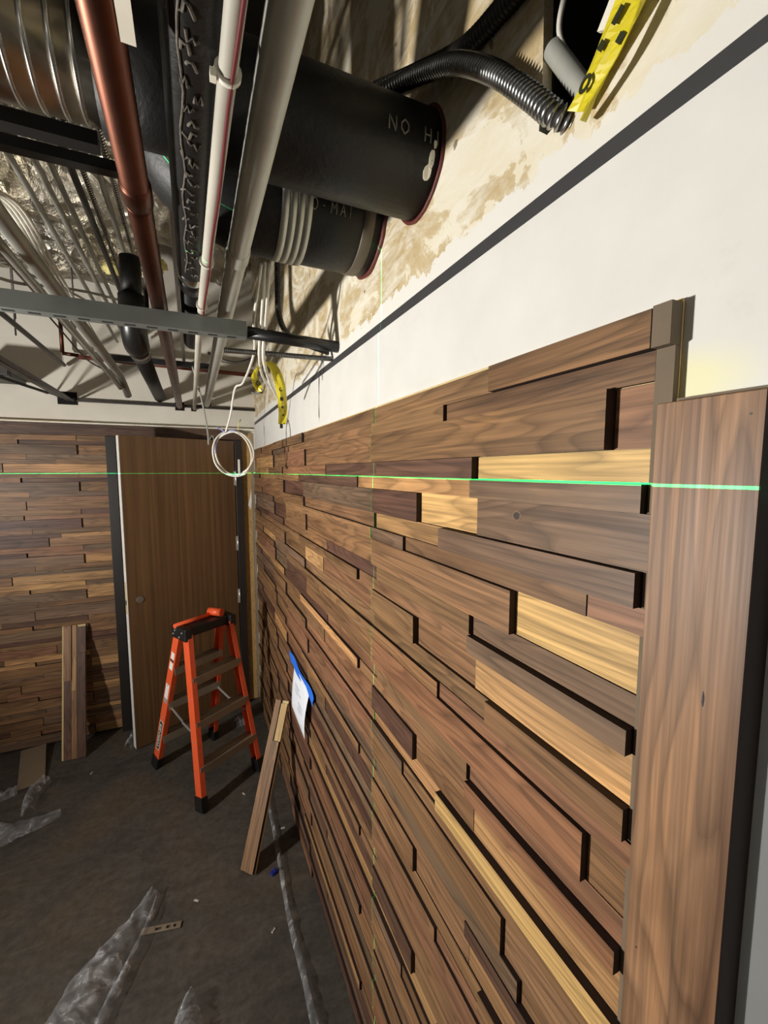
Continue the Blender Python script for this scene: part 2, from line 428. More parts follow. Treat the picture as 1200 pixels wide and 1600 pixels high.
def sheet_with_hole(name, outer, hole, x0, x1, mat):
    bm = bmesh.new(); ed = []
    for loop in (outer, hole):
        vs = [bm.verts.new((x0, y, z)) for y, z in loop]
        ed += [bm.edges.new((vs[i], vs[(i + 1) % len(vs)])) for i in range(len(vs))]
    r = bmesh.ops.triangle_fill(bm, edges=ed, use_beauty=True)
    fs = [g for g in r['geom'] if isinstance(g, bmesh.types.BMFace)]
    ex = bmesh.ops.extrude_face_region(bm, geom=fs)
    bmesh.ops.translate(bm, verts=[g for g in ex['geom'] if isinstance(g, bmesh.types.BMVert)], vec=(x1 - x0, 0, 0))
    bmesh.ops.recalc_face_normals(bm, faces=bm.faces[:])
    me = bpy.data.meshes.new(name); bm.to_mesh(me); bm.free(); me.materials.append(mat)
    return link(bpy.data.objects.new(name, me))
HOLE = [(.476, 2.62), (.475, 2.40), (.473, 2.298), (.477, 2.243), (.462, 2.228), (.440, 2.232), (.426, 2.237), (.40, 2.244), (.375, 2.252), (.352, 2.262), (.33, 2.272), (.305, 2.31), (.30, 2.40), (.29, 2.62)]
wall_r = sheet_with_hole('wall_right', [(-2.6, 0), (3.8, 0), (3.8, 3.45), (-2.6, 3.45)], HOLE, X_W, X_W + 0.016, M['plaster'])
tag(wall_r, 'right wall of raw patched plaster above white board and walnut planks', 'wall', kind='structure')
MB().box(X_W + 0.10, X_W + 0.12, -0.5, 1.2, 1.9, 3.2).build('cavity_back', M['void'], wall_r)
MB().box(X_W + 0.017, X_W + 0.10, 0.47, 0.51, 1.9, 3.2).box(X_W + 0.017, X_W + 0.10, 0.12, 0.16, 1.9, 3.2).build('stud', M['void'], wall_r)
# torn paper flaps at the edge of the hole
fl = MB()
fl.add([(X_W - .004, .372, 2.302), (X_W - .006, .384, 2.282), (X_W - .005, .352, 2.262), (X_W - .003, .30, 2.30), (X_W - .003, .33, 2.36), (X_W + .001, .372, 2.302), (X_W - .001, .384, 2.282), (X_W + .0, .352, 2.262), (X_W + .002, .30, 2.30), (X_W + .002, .33, 2.36)],
       [(0, 1, 2, 3, 4), (5, 9, 8, 7, 6), (0, 5, 6, 1), (1, 6, 7, 2), (2, 7, 8, 3), (3, 8, 9, 4), (4, 9, 5, 0)])
fl.build('torn_paper', M['whitepatch'], wall_r)
MB().box(X_W - .008, X_W - 0.0002, -2.6, 3.36, 0.0, 2.131).build('painted_board', M['white'], wall_r)
MB().box(X_W - .0025, X_W - .0002, -2.6, 3.36, 2.132, 2.157).build('reveal_strip', M['charcoal'], wall_r)
# backing plywood of the cladding, its layered end and top edge
MB().box(.427, .4315, .267, 3.30, 0.0, 1.9525).box(.4315, .4318, .267, 3.30, 0, 1.9525).build('backing_board', [M['ply_edge']], wall_r)
pe = MB()
pe.box(.4112, .4268, .2660, .2842, 1.9092, 1.9485, 0).box(.4200, .4268, .2660, .2842, 0.0, 1.9088, 0)
pe.build('raw_edge_strip', M['raw_edge'], wall_r)
MB().box(.4268, .4285, .2655, .2672, 0, 1.949).box(.4302, .4316, .2655, .2672, 0, 1.949).build('plywood_layer', M['ply_edge'], wall_r)
MB().box(.4285, .4302, .2656, .2671, 0, 1.949).build('dark_plywood_layer', M['ply_dark'], wall_r)

# ------------------------------------------------------------------ walnut planks
TONE = {'d': (98, 70, 56), 'm': (135, 101, 70), 'r': (138, 98, 71), 'l': (182, 139, 92), 's': (212, 172, 111), 'g': (118, 93, 72)}
def tone(t):
    c = srgb(*TONE[t]); k = random.uniform(0.86, 1.14)
    return (c[0] * k * random.uniform(.96, 1.04), c[1] * k, c[2] * k * random.uniform(.95, 1.06), 1)
def unit_plank(name, face):
    me = bpy.data.meshes.new(name)
    vs = [(x, y, z) for x in (-.5, .5) for y in (-.5, .5) for z in (-.5, .5)]
    fs = [(0, 1, 3, 2), (4, 6, 7, 5), (0, 4, 5, 1), (2, 3, 7, 6), (0, 2, 6, 4), (1, 5, 7, 3)]
    me.from_pydata(vs, [], fs)
    me.materials.append(M['walnut']); me.materials.append(M['edge'])
    for i, p in enumerate(me.polygons): p.material_index = 0 if i == face else 1
    return me
PLANK_R = unit_plank('plank_right', 0); PLANK_B = unit_plank('plank_back', 2)
UNIT = 0.008; BACK = 0.4267; X0 = 0.4261
ROWS = [0, .038, .068, .134, .170, .200, .2605]
T_ANY = 'mmmmmrrgdl'
def rt(): return random.choice(T_ANY)
def right_modules():
    A1 = [[(.2845, .535, 2, 'm'), (.535, 1.0, .7, 'm')], [(.2845, .665, .6, 'm'), (.665, 1.0, 1.6, 'm')], [(.2835, .33, .1, 'r'), (.33, 1.0, 1.9, 'm')],
          [(.262, .575, .3, 's'), (.575, .97, 1.7, 'd')], [(.285, .578, 1.9, 'g'), (.578, 1.104, 1.2, 'l')], [(.262, .565, 1.0, 'g'), (.565, .76, .4, 's'), (.76, 1.0, 1.8, 'd')]]
    B1 = [[(.285, .67, 2.2, 'g'), (.67, .985, .7, 'l')], [(.262, .35, .9, 'r'), (.35, .82, .9, 'm'), (.82, 1.0, 1.9, 'g')], [(.262, .474, .3, 's'), (.474, 1.0, 2.0, 'm')],
          [(.262, .575, .5, 'g'), (.575, .97, 1.7, 'm')], [(.285, .575, 2.1, 'g'), (.575, 1.1, 1.1, 'm')], [(.262, .565, .7, 'l'), (.565, .77, .3, 'm'), (.77, 1.0, 1.9, 'm')]]
    A3 = [[(.284, .525, 2.1, 'm'), (.525, 1.0, .9, 'm')], [(.262, .67, 1.2, 'r'), (.67, 1.0, 2.0, 'm')], [(.262, .334, .7, 'm'), (.334, 1.0, 1.9, 'r')],
          [(.262, .574, .8, 'r'), (.574, .97, 1.7, 'm')], [(.284, .574, 2.2, 'r'), (.574, 1.1, 1.2, 'm')], [(.262, .56, .5, 'l'), (.56, .768, .7, 'm'), (.768, 1.0, 1.9, 'd')]]
    B4 = [[(.262, .67, 2.2, 's'), (.67, 1.0, .7, 'l')], [(.262, .82, 1.3, 'm'), (.82, 1.0, 2.0, 'g')], [(.262, .474, .9, 'm'), (.474, 1.0, 1.9, 'm')],
          [(.262, .435, .8, 'm'), (.435, .97, 1.8, 'g')], [(.262, .567, 2.1, 'd'), (.567, 1.1, 1.2, 'm')], [(.262, .565, .6, 'm'), (.565, .763, .8, 'm'), (.763, 1.0, 1.9, 'm')]]
    for mi in range(8):
        s1 = [A1, B1, A3, B4, A3, B4, A3, B4][mi]; odd = mi % 2
        top = 1.947 - mi * .2605
        s2 = [[(1.0, 1.735, 1.0)], [(1.0, 2.1, 1.0 if mi == 0 else 2.0)], [(1.0, 1.70, 1.0 if mi != 2 else 2.0)], [(.97, 1.425, 1.0), (1.425, 2.18, 1.1)],
              [(1.104, 1.82, 2.0 if mi else 1.8)], [(1.0, 1.735, 1.7)] if mi == 0 else [(1.0, 1.47, .9), (1.47, 1.735, 1.2)]]
        s3 = [[(1.735, 2.42, 2.0)], [(2.1, 2.475, .8)], [(1.70, 2.1, 2.0), (2.1, 2.43, 1.0)], [(2.18, 2.6, 2.0)], [(1.82, 2.5, 1.5)], [(1.735, 2.155, .7), (2.155, 2.5, 1.9)]]
        s4 = [[(2.42, 2.9, 1.0), (2.9, 3.28, 1.7)], [(2.475, 3.28, 1.8)], [(2.43, 3.1, 2.0), (3.1, 3.28, .8)], [(2.6, 3.28, 1.0)], [(2.5, 3.0, .8), (3.0, 3.28, 1.9)], [(2.5, 3.28, 1.3)]]
        for ri in range(6):
            z1 = top - ROWS[ri]; z0 = top - ROWS[ri + 1]
            if z1 < 0.03: continue
            z0 = max(z0, 0.004)
            for sec, seg in ((1, s1[ri]), (2, s2[ri]), (3, s3[ri]), (4, s4[ri])):
                for sg in seg:
                    t = sg[3] if len(sg) > 3 else rt()
                    lv = max(.05, sg[2] + random.uniform(-.12, .12))
                    yield sec, sg[0], sg[1], z0, z1, lv, t
def set_plank(me, parent, lo, hi, col):
    o = bpy.data.objects.new('plank', me)
    o.location = [(a + b) / 2 for a, b in zip(lo, hi)]; o.scale = [b - a for a, b in zip(lo, hi)]
    o.color = col; o.parent = parent; COL.objects.link(o)
    return o
cnt = 0; rest = MB(); KX = .42
for sec, y0, y1, z0, z1, lv, t in right_modules():
    xf = X0 - lv * UNIT
    if y0 < .4725 < y1 and z0 < 1.727 < z1: KX = xf - .0002
    lo = (xf, y0 + .0004, z0 + .0004); hi = (BACK, y1 - .0004, z1 - .0004)
    if cnt < 294 and not (sec == 4 and z0 < 0.85):
        set_plank(PLANK_R, wall_r, lo, hi, tone(t)); cnt += 1
    else:
        rest.box(lo[0], hi[0], lo[1], hi[1], lo[2], hi[2])
ro = rest.build('plank_field', M['walnut'], wall_r); ro['kind'] = 'stuff'; ro.color = srgb(*TONE['m'])
ro.data.materials.append(M['edge'])
for p in ro.data.polygons: p.material_index = 0 if p.normal.x < -.9 else 1

def knot(parent, x, y, z, ry, rz_, mats):
    n = 14; mb = MB()
    for k_, (sc, dx) in enumerate(((1.0, .0), (.62, .00025))):
        vs = []
        for i in range(n):
            t = 2 * PI * i / n; q = 1 + .35 * noise.noise((t * 1.7, y * 40, k_)); vs.append((x - dx, y + ry * sc * q * math.cos(t), z + rz_ * sc * q * math.sin(t)))
        mb.add(vs + [(v[0] + .0012, v[1], v[2]) for v in vs], [tuple(range(n)), tuple(reversed(range(n, 2 * n)))] + [(i, (i + 1) % n, n + (i + 1) % n, n + i) for i in range(n)], k_)
    return mb.build('knot', mats, parent)
knot(wall_r, KX, .4725, 1.7270, .0100, .0085, [M['knot_ring'], M['knot']])

# wide upright walnut board closing the near end of the cladding
tr = empty('trim_1', (0, 0, 0))
tag(tr, 'wide upright walnut board closing the near end of the planks', 'trim', kind='structure')
b = MB().box(.400, .4315, .182, .2675, 0.0, 1.853)
o = b.build('board', [M['walnut_post'], M['edge']], tr, 0.0008, 1)
for p in o.data.polygons: p.material_index = 1 if p.normal.y < -.9 else 0  # near end face takes the dark edge tone: its shade, coloured in
knot(tr, .3999, .2105, 1.5915, .0011, .0065, [M['knot'], M['knot']])
MB().box(.4200, .4316, .1835, .262, 1.8532, 1.8585).build('board_backing', M['raw_edge'], tr)
MB().tube([(.3998, .192, 1.835), (.404, .192, 1.835)], .0011, 8).tube([(.3998, .255, 1.30), (.404, .255, 1.30)], .0011, 8).build('nail_hole', M['ink'], tr)

t4 = tag(MB().box(.396, .4315, -.6, .1610, 0.0, 1.835).build('trim_4', M['greyframe'], None, .001, 1), 'grey frame edge beside the wide upright board at the right border', 'trim', kind='structure')

# ------------------------------------------------------------------ back wall with its planks, frieze, door frame and door
Y_B = 3.36
wb = MB()
wb.box(-3.6, -.50, Y_B, Y_B + .09, 0, 3.45).box(-.50, .335, Y_B, Y_B + .09, 2.09, 3.45).box(.335, X_W, Y_B, Y_B + .09, 0, 3.45)
wall_b = tag(wb.build('wall_back', M['drywall']), 'back wall, white drywall above and walnut planks around the brown door below', 'wall', kind='structure')
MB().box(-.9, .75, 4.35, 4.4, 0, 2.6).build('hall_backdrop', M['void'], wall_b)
fz = MB().box(-3.0, .330, 3.285, Y_B - .0005, 2.0185, 2.088)
o = fz.build('frieze_board', [M['walnut'], M['edge']], wall_b); o.color = srgb(88, 66, 54)
MB().box(-3.0, X_W - .01, 3.300, Y_B - .0005, 2.0885, 2.1005).build('drywall_bead', M['whitepatch'], wall_b)
MB().box(-3.0, -.62, 3.312, Y_B - .0005, 2.1012, 2.1055).build('raw_lath', M['ply_edge'], wall_b)
MB().box(.336, .4005, 3.335, Y_B - .0005, 0.012, 2.070).build('plywood_strip', M['plywood'], wall_b)
MB().add([(.372, 3.3335, 1.54), (.386, 3.3335, 1.60), (.396, 3.3335, 1.66), (.398, 3.3335, 1.56), (.388, 3.3335, 1.50), (.372, 3.335, 1.54), (.386, 3.335, 1.60), (.396, 3.335, 1.66), (.398, 3.335, 1.56), (.388, 3.335, 1.50)],
         [(0, 1, 2, 3, 4), (9, 8, 7, 6, 5), (0, 5, 6, 1), (1, 6, 7, 2), (2, 7, 8, 3), (3, 8, 9, 4), (4, 9, 5, 0)]).build('torn_sticker', M['label'], wall_b)
nb = 0
YF = 3.318
mh = .2345
for mi in range(9):
    top = 2.0175 - mi * mh
    for ri in range(6):
        z1 = top - ROWS[ri] * .9; z0 = top - ROWS[ri + 1] * .9
        if z1 < .03: continue
        z0 = max(z0, .004)
        base = [[(-.67, -.512, 1.2), (-1.12, -.67, 1.5), (-1.6, -1.12, .8)], [(-.966, -.512, .8), (-1.6, -.966, 2.0)], [(-.67, -.512, .7), (-1.28, -.67, 2.0), (-1.6, -1.28, 1.0)],
                [(-.93, -.512, 1.1), (-1.6, -.93, 1.3)], [(-.78, -.512, 1.9), (-1.6, -.78, 1.0)], [(-1.05 + .1 * (mi % 3), -.512, .9), (-1.6, -1.05 + .1 * (mi % 3), 1.6)]][ri]
        for a, c, lv in base:
            lo = (a + .0005, YF - (lv * 1.3 + .1 + random.uniform(-.2, .2)) * UNIT, z0 + .0005); hi = (c - .0005, Y_B - .0006, z1 - .0005)
            set_plank(PLANK_B, wall_b, lo, hi, tone(random.choice('mmmrggdl'))); nb += 1
# far left run of the same cladding, out of the frame, one plain panel
MB().box(-3.0, -1.6005, YF - .006, Y_B - .0006, 0.004, 2.0175).build('side_panel', M['walnut'], wall_b).color = srgb(*TONE['m'])

fr = empty('trim_2', (0, 0, 0)); tag(fr, 'dark brown door frame around the ajar brown door', 'door frame', kind='structure')
MB().box(-.510, -.452, 3.272, 3.44, 0.002, 2.017).box(-.452, -.440, 3.31, 3.44, .002, 2.0).build('left_jamb', M['frame'], fr, .002)
MB().box(.285, .3345, 3.300, 3.44, 0.002, 2.017).build('right_jamb', M['frame'], fr, .002)
MB().box(-.451, .2845, 3.300, 3.44, 1.990, 2.017).build('head', M['frame'], fr, .002)
MB().box(-.4395, -.4375, 3.32, 3.36, .92, 1.02).build('strike_plate', M['silver'], fr)

# door leaf, hinged on the right, standing ajar
HX, HY = .283, 3.297
ang = math.atan2(3.012 - HY, -.402 - HX)
W = math.hypot(3.012 - HY, -.402 - HX)
door = empty('door_1', (HX, HY, 0), ang); tag(door, 'flat brown veneered door standing ajar behind the ladder', 'door', kind='structure')
# local: +x from hinge to free edge; +y (after rotation) faces the room
MB().box(.004, W - .002, -.044, -.001, .006, 2.008).build('leaf', M['veneer'], door, .001, 1)
e = MB().box(W - .0018, W, -.0435, -.0015, .008, 2.006)
e.build('edge_band', M['label'], door)
MB().box(W, W + .0012, -.034, -.012, .90, 1.10).build('latch_face', M['ply_edge'], door)
MB().box(W + .0012, W + .003, -.030, -.016, .955, .985).build('latch_bolt', M['dark_steel'], door)
k = MB(); k.tube([(W - .07, -.0012, .98), (W - .07, .004, .98)], .021, 24); k.build('lock_rosette', M['galv'], door)
for hz in (1.74, 1.26, .86, .24):
    hg = MB().box(-.010, .012, -.003, .001, hz - .052, hz + .052).tube([(-.003, .002, hz - .054), (-.003, .002, hz + .054)], .0055, 10)
    hg.build('hinge', M['silver'], door)

# ------------------------------------------------------------------ pipes
def run_y(x, z, y0, y1, r, n=18):
    return MB().tube([(x, y0, z), (x, (y0 + y1) / 2, z), (x, y1, z)], r, n)
def sleeve(x, z, y=Y_B, s=.03, parent=None):
    """square black cut-out in the drywall round a pipe"""
    return MB().box(x - s, x + s, y - .003, y - .0005, z - s, z + s).build('wall_cutout', M['void'], parent)

# copper pipe
cp = empty('copper_pipe', (-.066, 2.0, 2.243)); tag(cp, 'thick aged copper pipe with a soldered coupling, nearest of the overhead pipes', 'pipe')
def pp(root, mb, name, mat, **kw):
    o = mb.build(name, mat, None, **kw); o.parent = root; o.matrix_parent_inverse = Matrix.Translation(-Vector(root.location)); return o
pp(cp, run_y(-.066, 2.243, -.6, Y_B - .001, .0205, 24), 'tube', M['copper'])
pp(cp, MB().tube([(-.066, y, 2.243) for y in (.815, .818, .821, .86, .863, .866)], .024, 24, radii=[.0207, .0225, .0236, .0236, .0225, .0207]), 'coupling', M['copper'])
for ys in ((.8115, .8135, .8155), (.869, .871, .873)): pp(cp, MB().tube([(-.066, y, 2.243) for y in ys], .0225, 24, radii=[.0206, .0222, .0206]), 'solder_ring', M['copper'])
pp(cp, MB().box(-.050, -.036, .40, .545, 2.2255, 2.2275), 'white_label', M['whitepatch'])
pp(cp, MB().box(-.095, -.037, Y_B - .003, Y_B - .0005, 2.214, 2.272), 'wall_cutout', M['void'])

# black insulated pipe, running away above the strut, then rising
bp = empty('insulated_pipe', (.02, 1.2, 2.270)); tag(bp, 'black insulated pipe with chalky scuffed lettering between copper pipe and pale conduit', 'pipe')
pp(bp, MB().tube([(.0177, -.5, 2.270), (.0177, .4, 2.270), (.0177, .95, 2.270), (.0177, 1.16, 2.270)], 0.0328, 26), 'insulation', M['insul'])
pp(bp, MB().tube([(.0177, y, 2.270) for y in (1.15, 1.155, 1.185, 1.19)], .0335, 26, radii=[.0322, .034, .034, .0322]), 'steel_collar', M['band'])
pp(bp, MB().tube([(.0177, 1.19, 2.270), (.0177, 1.25, 2.270)], .0325, 26), 'rubber_sleeve', M['rubber'])
el = [(.0177, 1.245 + .0 * t, 2.270) for t in (0,)] + [(.0177, 1.76, 2.270)] + [(.0177, 1.76 + .12 * math.sin(t), 2.270 + .12 * (1 - math.cos(t))) for t in [i * PI / 2 / 10 for i in range(1, 11)]] + [(.0177, 1.88, 2.66)]
pp(bp, MB().tube(el, .030, 24), 'bare_pipe', M['insul'])
ck = MB()
for i in range(30):
    y = .50 + i * .021 + random.uniform(-.004, .004); a0 = -1.75 + random.uniform(-.1, .1) + .25 * (i % 2)
    pts = []
    for j in range(5):
        a = a0 + (j - 2) * .13 * random.uniform(.4, 1.2); yy = y + random.uniform(-.009, .009)
        pts.append((.017 + .0332 * math.cos(a), yy, 2.270 + .0332 * math.sin(a)))
    ck.tube(pts, .0019, 6)
seam = [(.017 + .0332 * math.cos(-1.95 + .08 * math.sin(i * 1.3)), .42 + i * .03, 2.270 + .0332 * math.sin(-1.95 + .08 * math.sin(i * 1.3))) for i in range(24)]
ck.tube(seam, .0016, 6)
cm = pp(bp, ck, 'chalk_marks', M['scuff']); cm['kind'] = 'stuff'

# pale thin conduit with a red wire taped along it
wc = empty('thin_conduit', (.045, 1.0, 2.231)); tag(wc, 'thin whitish conduit with a red wire tied along it', 'conduit')
P0, P1 = Vector((.068, -.3, 2.234)), Vector((.036, 1.5, 2.232)); P2 = Vector((.027, Y_B - .002, 2.231))
pp(wc, MB().tube([P0, P0.lerp(P1, .5), P1, P1.lerp(P2, .5), P2], .0105, 16), 'tube', M['pale_pipe'])
rw = []
for i in range(40):
    t = i / 39; p = P0.lerp(P1, t); rw.append((p.x + .0045 + .001 * math.sin(i * .9), p.y, p.z - .0118))
pp(wc, MB().tube(rw, .0024, 8), 'red_wire', M['red'])
for y in (.545, 1.02, 1.28):
    t = (y + .3) / 1.8; p = P0.lerp(P1, t)
    pp(wc, MB().tube([(p.x, y - .003, p.z), (p.x, y + .003, p.z)], .0148, 16), 'tie_wrap', M['cable'])
    if y < .6: pp(wc, MB().box(p.x - .019, p.x - .0125, y - .004, y + .006, p.z - .012, p.z - .003), 'tie_knot', M['whitepatch'])
pp(wc, MB().box(.022 - .016, .022 + .016, Y_B - .0035, Y_B - .0022, 2.214, 2.248), 'wall_cutout', M['void'])

# large galvanised conduit
gc = empty('steel_conduit', (.108, 1.0, 2.264)); tag(gc, 'thick pale galvanised conduit running from above to the back wall', 'conduit')
pp(gc, run_y(.108, 2.264, -.6, Y_B - .001, .0225, 24), 'tube', M['pale_galv'])
pp(gc, MB().tube([(.108, y, 2.264) for y in (1.00, 1.004, 1.05, 1.054)], .025, 24, radii=[.0228, .0252, .0252, .0228]), 'coupling', M['pale_galv'])
pp(gc, MB().box(.078, .138, Y_B - .003, Y_B - .0005, 2.236, 2.292), 'wall_cutout', M['void'])

# black drain pipe with elbow behind the strut
dp = empty('drain_pipe', (-.19, 2.6, 2.307)); tag(dp, 'short black pipe with fat rubber elbow left of the copper pipe', 'pipe')
pp(dp, run_y(-.188, 2.300, 2.18, Y_B - .001, .036, 22), 'tube', M['insul'])
pp(dp, MB().tube([(-.188, 2.06, 2.300), (-.188, 2.19, 2.300)], .041, 22), 'coupling', M['rubber'])
pp(dp, MB().tube([(-.188, 2.10, 2.300), (-.188, 2.125, 2.300)], .0425, 22), 'clamp_band', M['band'])
eb = [(-.188, 2.05 - .10 * math.sin(t), 2.300 + .10 * (1 - math.cos(t))) for t in [i * PI / 2 / 8 for i in range(9)]]
pp(dp, MB().tube(eb + [(-.188, 1.95, 2.46)], .047, 22), 'rubber_elbow', M['rubber'])
pp(dp, MB().tube([(-.188, 1.95, 2.44), (-.188, 1.95, 2.60)], .036, 22), 'riser', M['insul'])

# big black pipe into the right wall (chalk lettering) with foil and bands further left
Yc, Zc, R1 = .806, 2.395, .0908
bg = empty('large_black_pipe', (0, Yc, Zc)); tag(bg, 'largest black insulated pipe, entering the right wall with chalk letters', 'pipe')
pp(bg, MB().tube([(X_W + .03, Yc, Zc), (.2, Yc, Zc), (-.02, Yc, Zc), (-.105, Yc, Zc)], R1, 40), 'insulation', M['insul'])
pp(bg, MB().tube([(-.105, Yc, Zc), (-.3, Yc, Zc), (-1.6, Yc, Zc), (-3.0, Yc, Zc)], R1 - .012, 40), 'metal_jacket', M['jacket'])
for x in (-.125, -.150, -.178, -.205, -.24, -.285, -.33):
    pp(bg, MB().tube([(x - .0035, Yc, Zc), (x, Yc, Zc), (x + .0035, Yc, Zc)], R1 - .01, 40, radii=[R1 - .0115, R1 - .0095, R1 - .0115]), 'jacket_ring', M['band'])
ring = MB()
rp = []
for i in range(49):
    t = 2 * PI * i / 48; rr = R1 + .002 + .0025 * noise.noise((math.cos(t) * 3, math.sin(t) * 3, 1.3))
    rp.append((X_W - .002, Yc + rr * math.cos(t), Zc + rr * math.sin(t)))
ring.tube(rp, .0042, 8, caps=False)
pp(bg, ring, 'firestop_ring', M['firestop'])
def letters(root, text, x0, adv, h, a_top, Yc, Zc, R, flip=False, r=.0013):
    x = x0
    for ch in text:
        mb = MB()
        for st in STROKES[ch]:
            pts = []
            for i in range(len(st) - 1):
                for q in range(3):
                    t = q / 3; pts.append((st[i][0] * (1 - t) + st[i + 1][0] * t, st[i][1] * (1 - t) + st[i + 1][1] * t))
            pts.append(st[-1])
            V = []
            for u, v in pts:
                ang_ = a_top - (1 - v) * h / R                # angle from -y axis upward
                V.append((x + u * adv * .8, Yc - (R + .0002) * math.cos(ang_), Zc + (R + .0002) * math.sin(ang_)))
            mb.tube(V, r, 6)
        if mb.v: pp(root, mb, 'chalk_letter', M['chalk'])
        x += adv
(letters(bg, 'NO HI', .330, .0235, .022, .03, Yc, Zc, R1))
daub = MB()
for cx, ca, sx, sa in ((.419, -.44, .005, .16), (.416, -.66, .007, .14), (.422, -.20, .003, .07)):
    vs = []
    for i in range(14):
        t = 2 * PI * i / 14; q = 1 + .3 * noise.noise((cx * 90, t, 0)); x = cx + sx * math.cos(t) * q; a = ca + sa * math.sin(t) * q
        vs.append((x, Yc - (R1 + .0009) * math.cos(a), Zc + (R1 + .0009) * math.sin(a)))
    vs2 = [Vector(v) + Vector((0, .0012, 0)) for v in vs]
    daub.add(vs + vs2, [tuple(range(14)), tuple(reversed(range(14, 28)))] + [(i, (i + 1) % 14, 14 + (i + 1) % 14, 14 + i) for i in range(14)])
pp(bg, daub, 'plaster_daub', M['whitepatch'])

# second black pipe
Y2, Z2, R2 = 1.080, 2.424, .1208
sg = empty('banded_black_pipe', (0, Y2, Z2)); tag(sg, 'second black insulated pipe entering the wall behind the largest one, with steel bands', 'pipe')
pp(sg, MB().tube([(X_W + .03, Y2, Z2), (.3, Y2, Z2), (.14, Y2, Z2)] + [(.14 - .14 * math.sin(t), Y2, Z2 + .14 * (1 - math.cos(t))) for t in [i * PI / 2 / 8 for i in range(1, 9)]] + [(0, Y2, 3.44)], R2, 40), 'insulation', M['insul'])
for x in (.205, .222, .239, .256):
    pp(sg, MB().tube([(x - .0083, Y2, Z2), (x - .0075, Y2, Z2), (x + .0075, Y2, Z2), (x + .0083, Y2, Z2)], R2 + .003, 40, radii=[R2, R2 + .0035, R2 + .0035, R2]), 'steel_band', M['galv'])
pp(sg, MB().tube([(.385, Y2, Z2), (.387, Y2, Z2), (.411, Y2, Z2), (.413, Y2, Z2)], R2, 40, radii=[R2, R2 + .0025, R2 + .0025, R2]), 'end_strap', M['tanband'])
rp = []
for i in range(49):
    t = 2 * PI * i / 48; rr = R2 + .004 * noise.noise((math.cos(t) * 4, math.sin(t) * 4, 5.3))
    rp.append((X_W - .003, Y2 + rr * math.cos(t), Z2 + rr * math.sin(t)))
pp(sg, MB().tube(rp, .006, 8, caps=False), 'firestop_ring', M['firestop'])
(letters(sg, 'c-MAI', .262, .0215, .022, -.32, Y2, Z2, R2))

# ------------------------------------------------------------------ strut, hangers and what crosses under the pipes
st = empty('strut_channel', (-.5, 1.345, 2.2)); tag(st, 'slotted grey steel strut channel carrying the overhead pipes', 'strut')
sm = MB().box(-1.9, .158, 1.325, 1.3275, 2.180, 2.2205).box(-1.9, .158, 1.3635, 1.366, 2.180, 2.2205).box(-1.9, .158, 1.325, 1.366, 2.1775, 2.180)
pp(st, sm, 'channel', M['strut'])
for i in range(20):
    x = .12 - i * .051
    pp(st, MB().box(x - .014, x + .010, 1.340, 1.351, 2.1768, 2.1774), 'slot', M['void'])
for x in (-.095, -1.3):
    tag(MB().tube([(x, 1.345, 2.2206), (x, 1.345, 3.45)], .005, 10).build('hanger_rod', M['dark_steel']),
        'thin black threaded rod hanging the strut beside the copper pipe' if x > -1 else 'threaded rod hanging the far left end of the strut', 'rod')
se = MB().tube([(.162, 1.345, 2.196), (.3, 1.345, 2.190), (X_W - .0003, 1.345, 2.186)], .0175, 18)
tag(se.build('foam_sleeved_pipe', M['rubber']), 'black sleeved stub between the strut end and the right wall', 'pipe')
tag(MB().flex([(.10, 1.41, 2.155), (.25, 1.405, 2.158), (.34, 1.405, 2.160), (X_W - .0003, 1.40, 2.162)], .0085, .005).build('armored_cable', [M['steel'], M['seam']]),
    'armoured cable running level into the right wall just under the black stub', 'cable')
for i, (y, z, x1) in enumerate(((.955, 2.372, -.13), (1.25, 2.503, -.02))):
    tag(MB().box(-3.0, x1, y - .014, y + .014, z - .012, z + .012).build('hanger_bar', M['black']),
        ('black bar crossing just below the banded silver jacket', 'black bar crossing below the crumpled foil, farther from the jacket')[i], 'bar')

# flexible conduits by the right wall
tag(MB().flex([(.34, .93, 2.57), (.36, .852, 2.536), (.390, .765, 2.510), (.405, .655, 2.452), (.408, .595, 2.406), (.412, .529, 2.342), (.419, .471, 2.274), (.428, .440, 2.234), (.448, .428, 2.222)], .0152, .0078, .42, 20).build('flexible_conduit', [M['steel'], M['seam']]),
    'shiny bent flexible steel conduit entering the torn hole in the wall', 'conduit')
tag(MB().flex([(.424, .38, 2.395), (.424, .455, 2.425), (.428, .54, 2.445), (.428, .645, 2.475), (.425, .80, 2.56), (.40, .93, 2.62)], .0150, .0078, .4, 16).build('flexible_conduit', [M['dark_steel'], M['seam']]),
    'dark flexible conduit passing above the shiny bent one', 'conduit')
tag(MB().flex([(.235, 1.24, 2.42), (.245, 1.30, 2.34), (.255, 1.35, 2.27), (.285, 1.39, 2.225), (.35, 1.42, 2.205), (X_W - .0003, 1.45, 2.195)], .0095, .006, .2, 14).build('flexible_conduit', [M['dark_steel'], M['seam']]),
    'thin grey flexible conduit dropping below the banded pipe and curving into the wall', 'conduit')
em = empty('conduit_stub', (.45, .46, 2.3)); tag(em, 'open grey conduit stub with a white wire in the wall hole', 'conduit')
q0, q1 = Vector((.446, .462, 2.332)), Vector((.462, .395, 2.210))
pp(em, MB().tube([q0, q1], .0125, 22, caps=False).tube([q0, q1], .0112, 22, caps=False), 'tube', M['pale_galv'])
pp(em, MB().tube(spline([(.440, .415, 2.45), (.441, .435, 2.39), (.445, .452, 2.345), (.452, .432, 2.29)], 8), .0034, 10), 'wire', M['cable'])

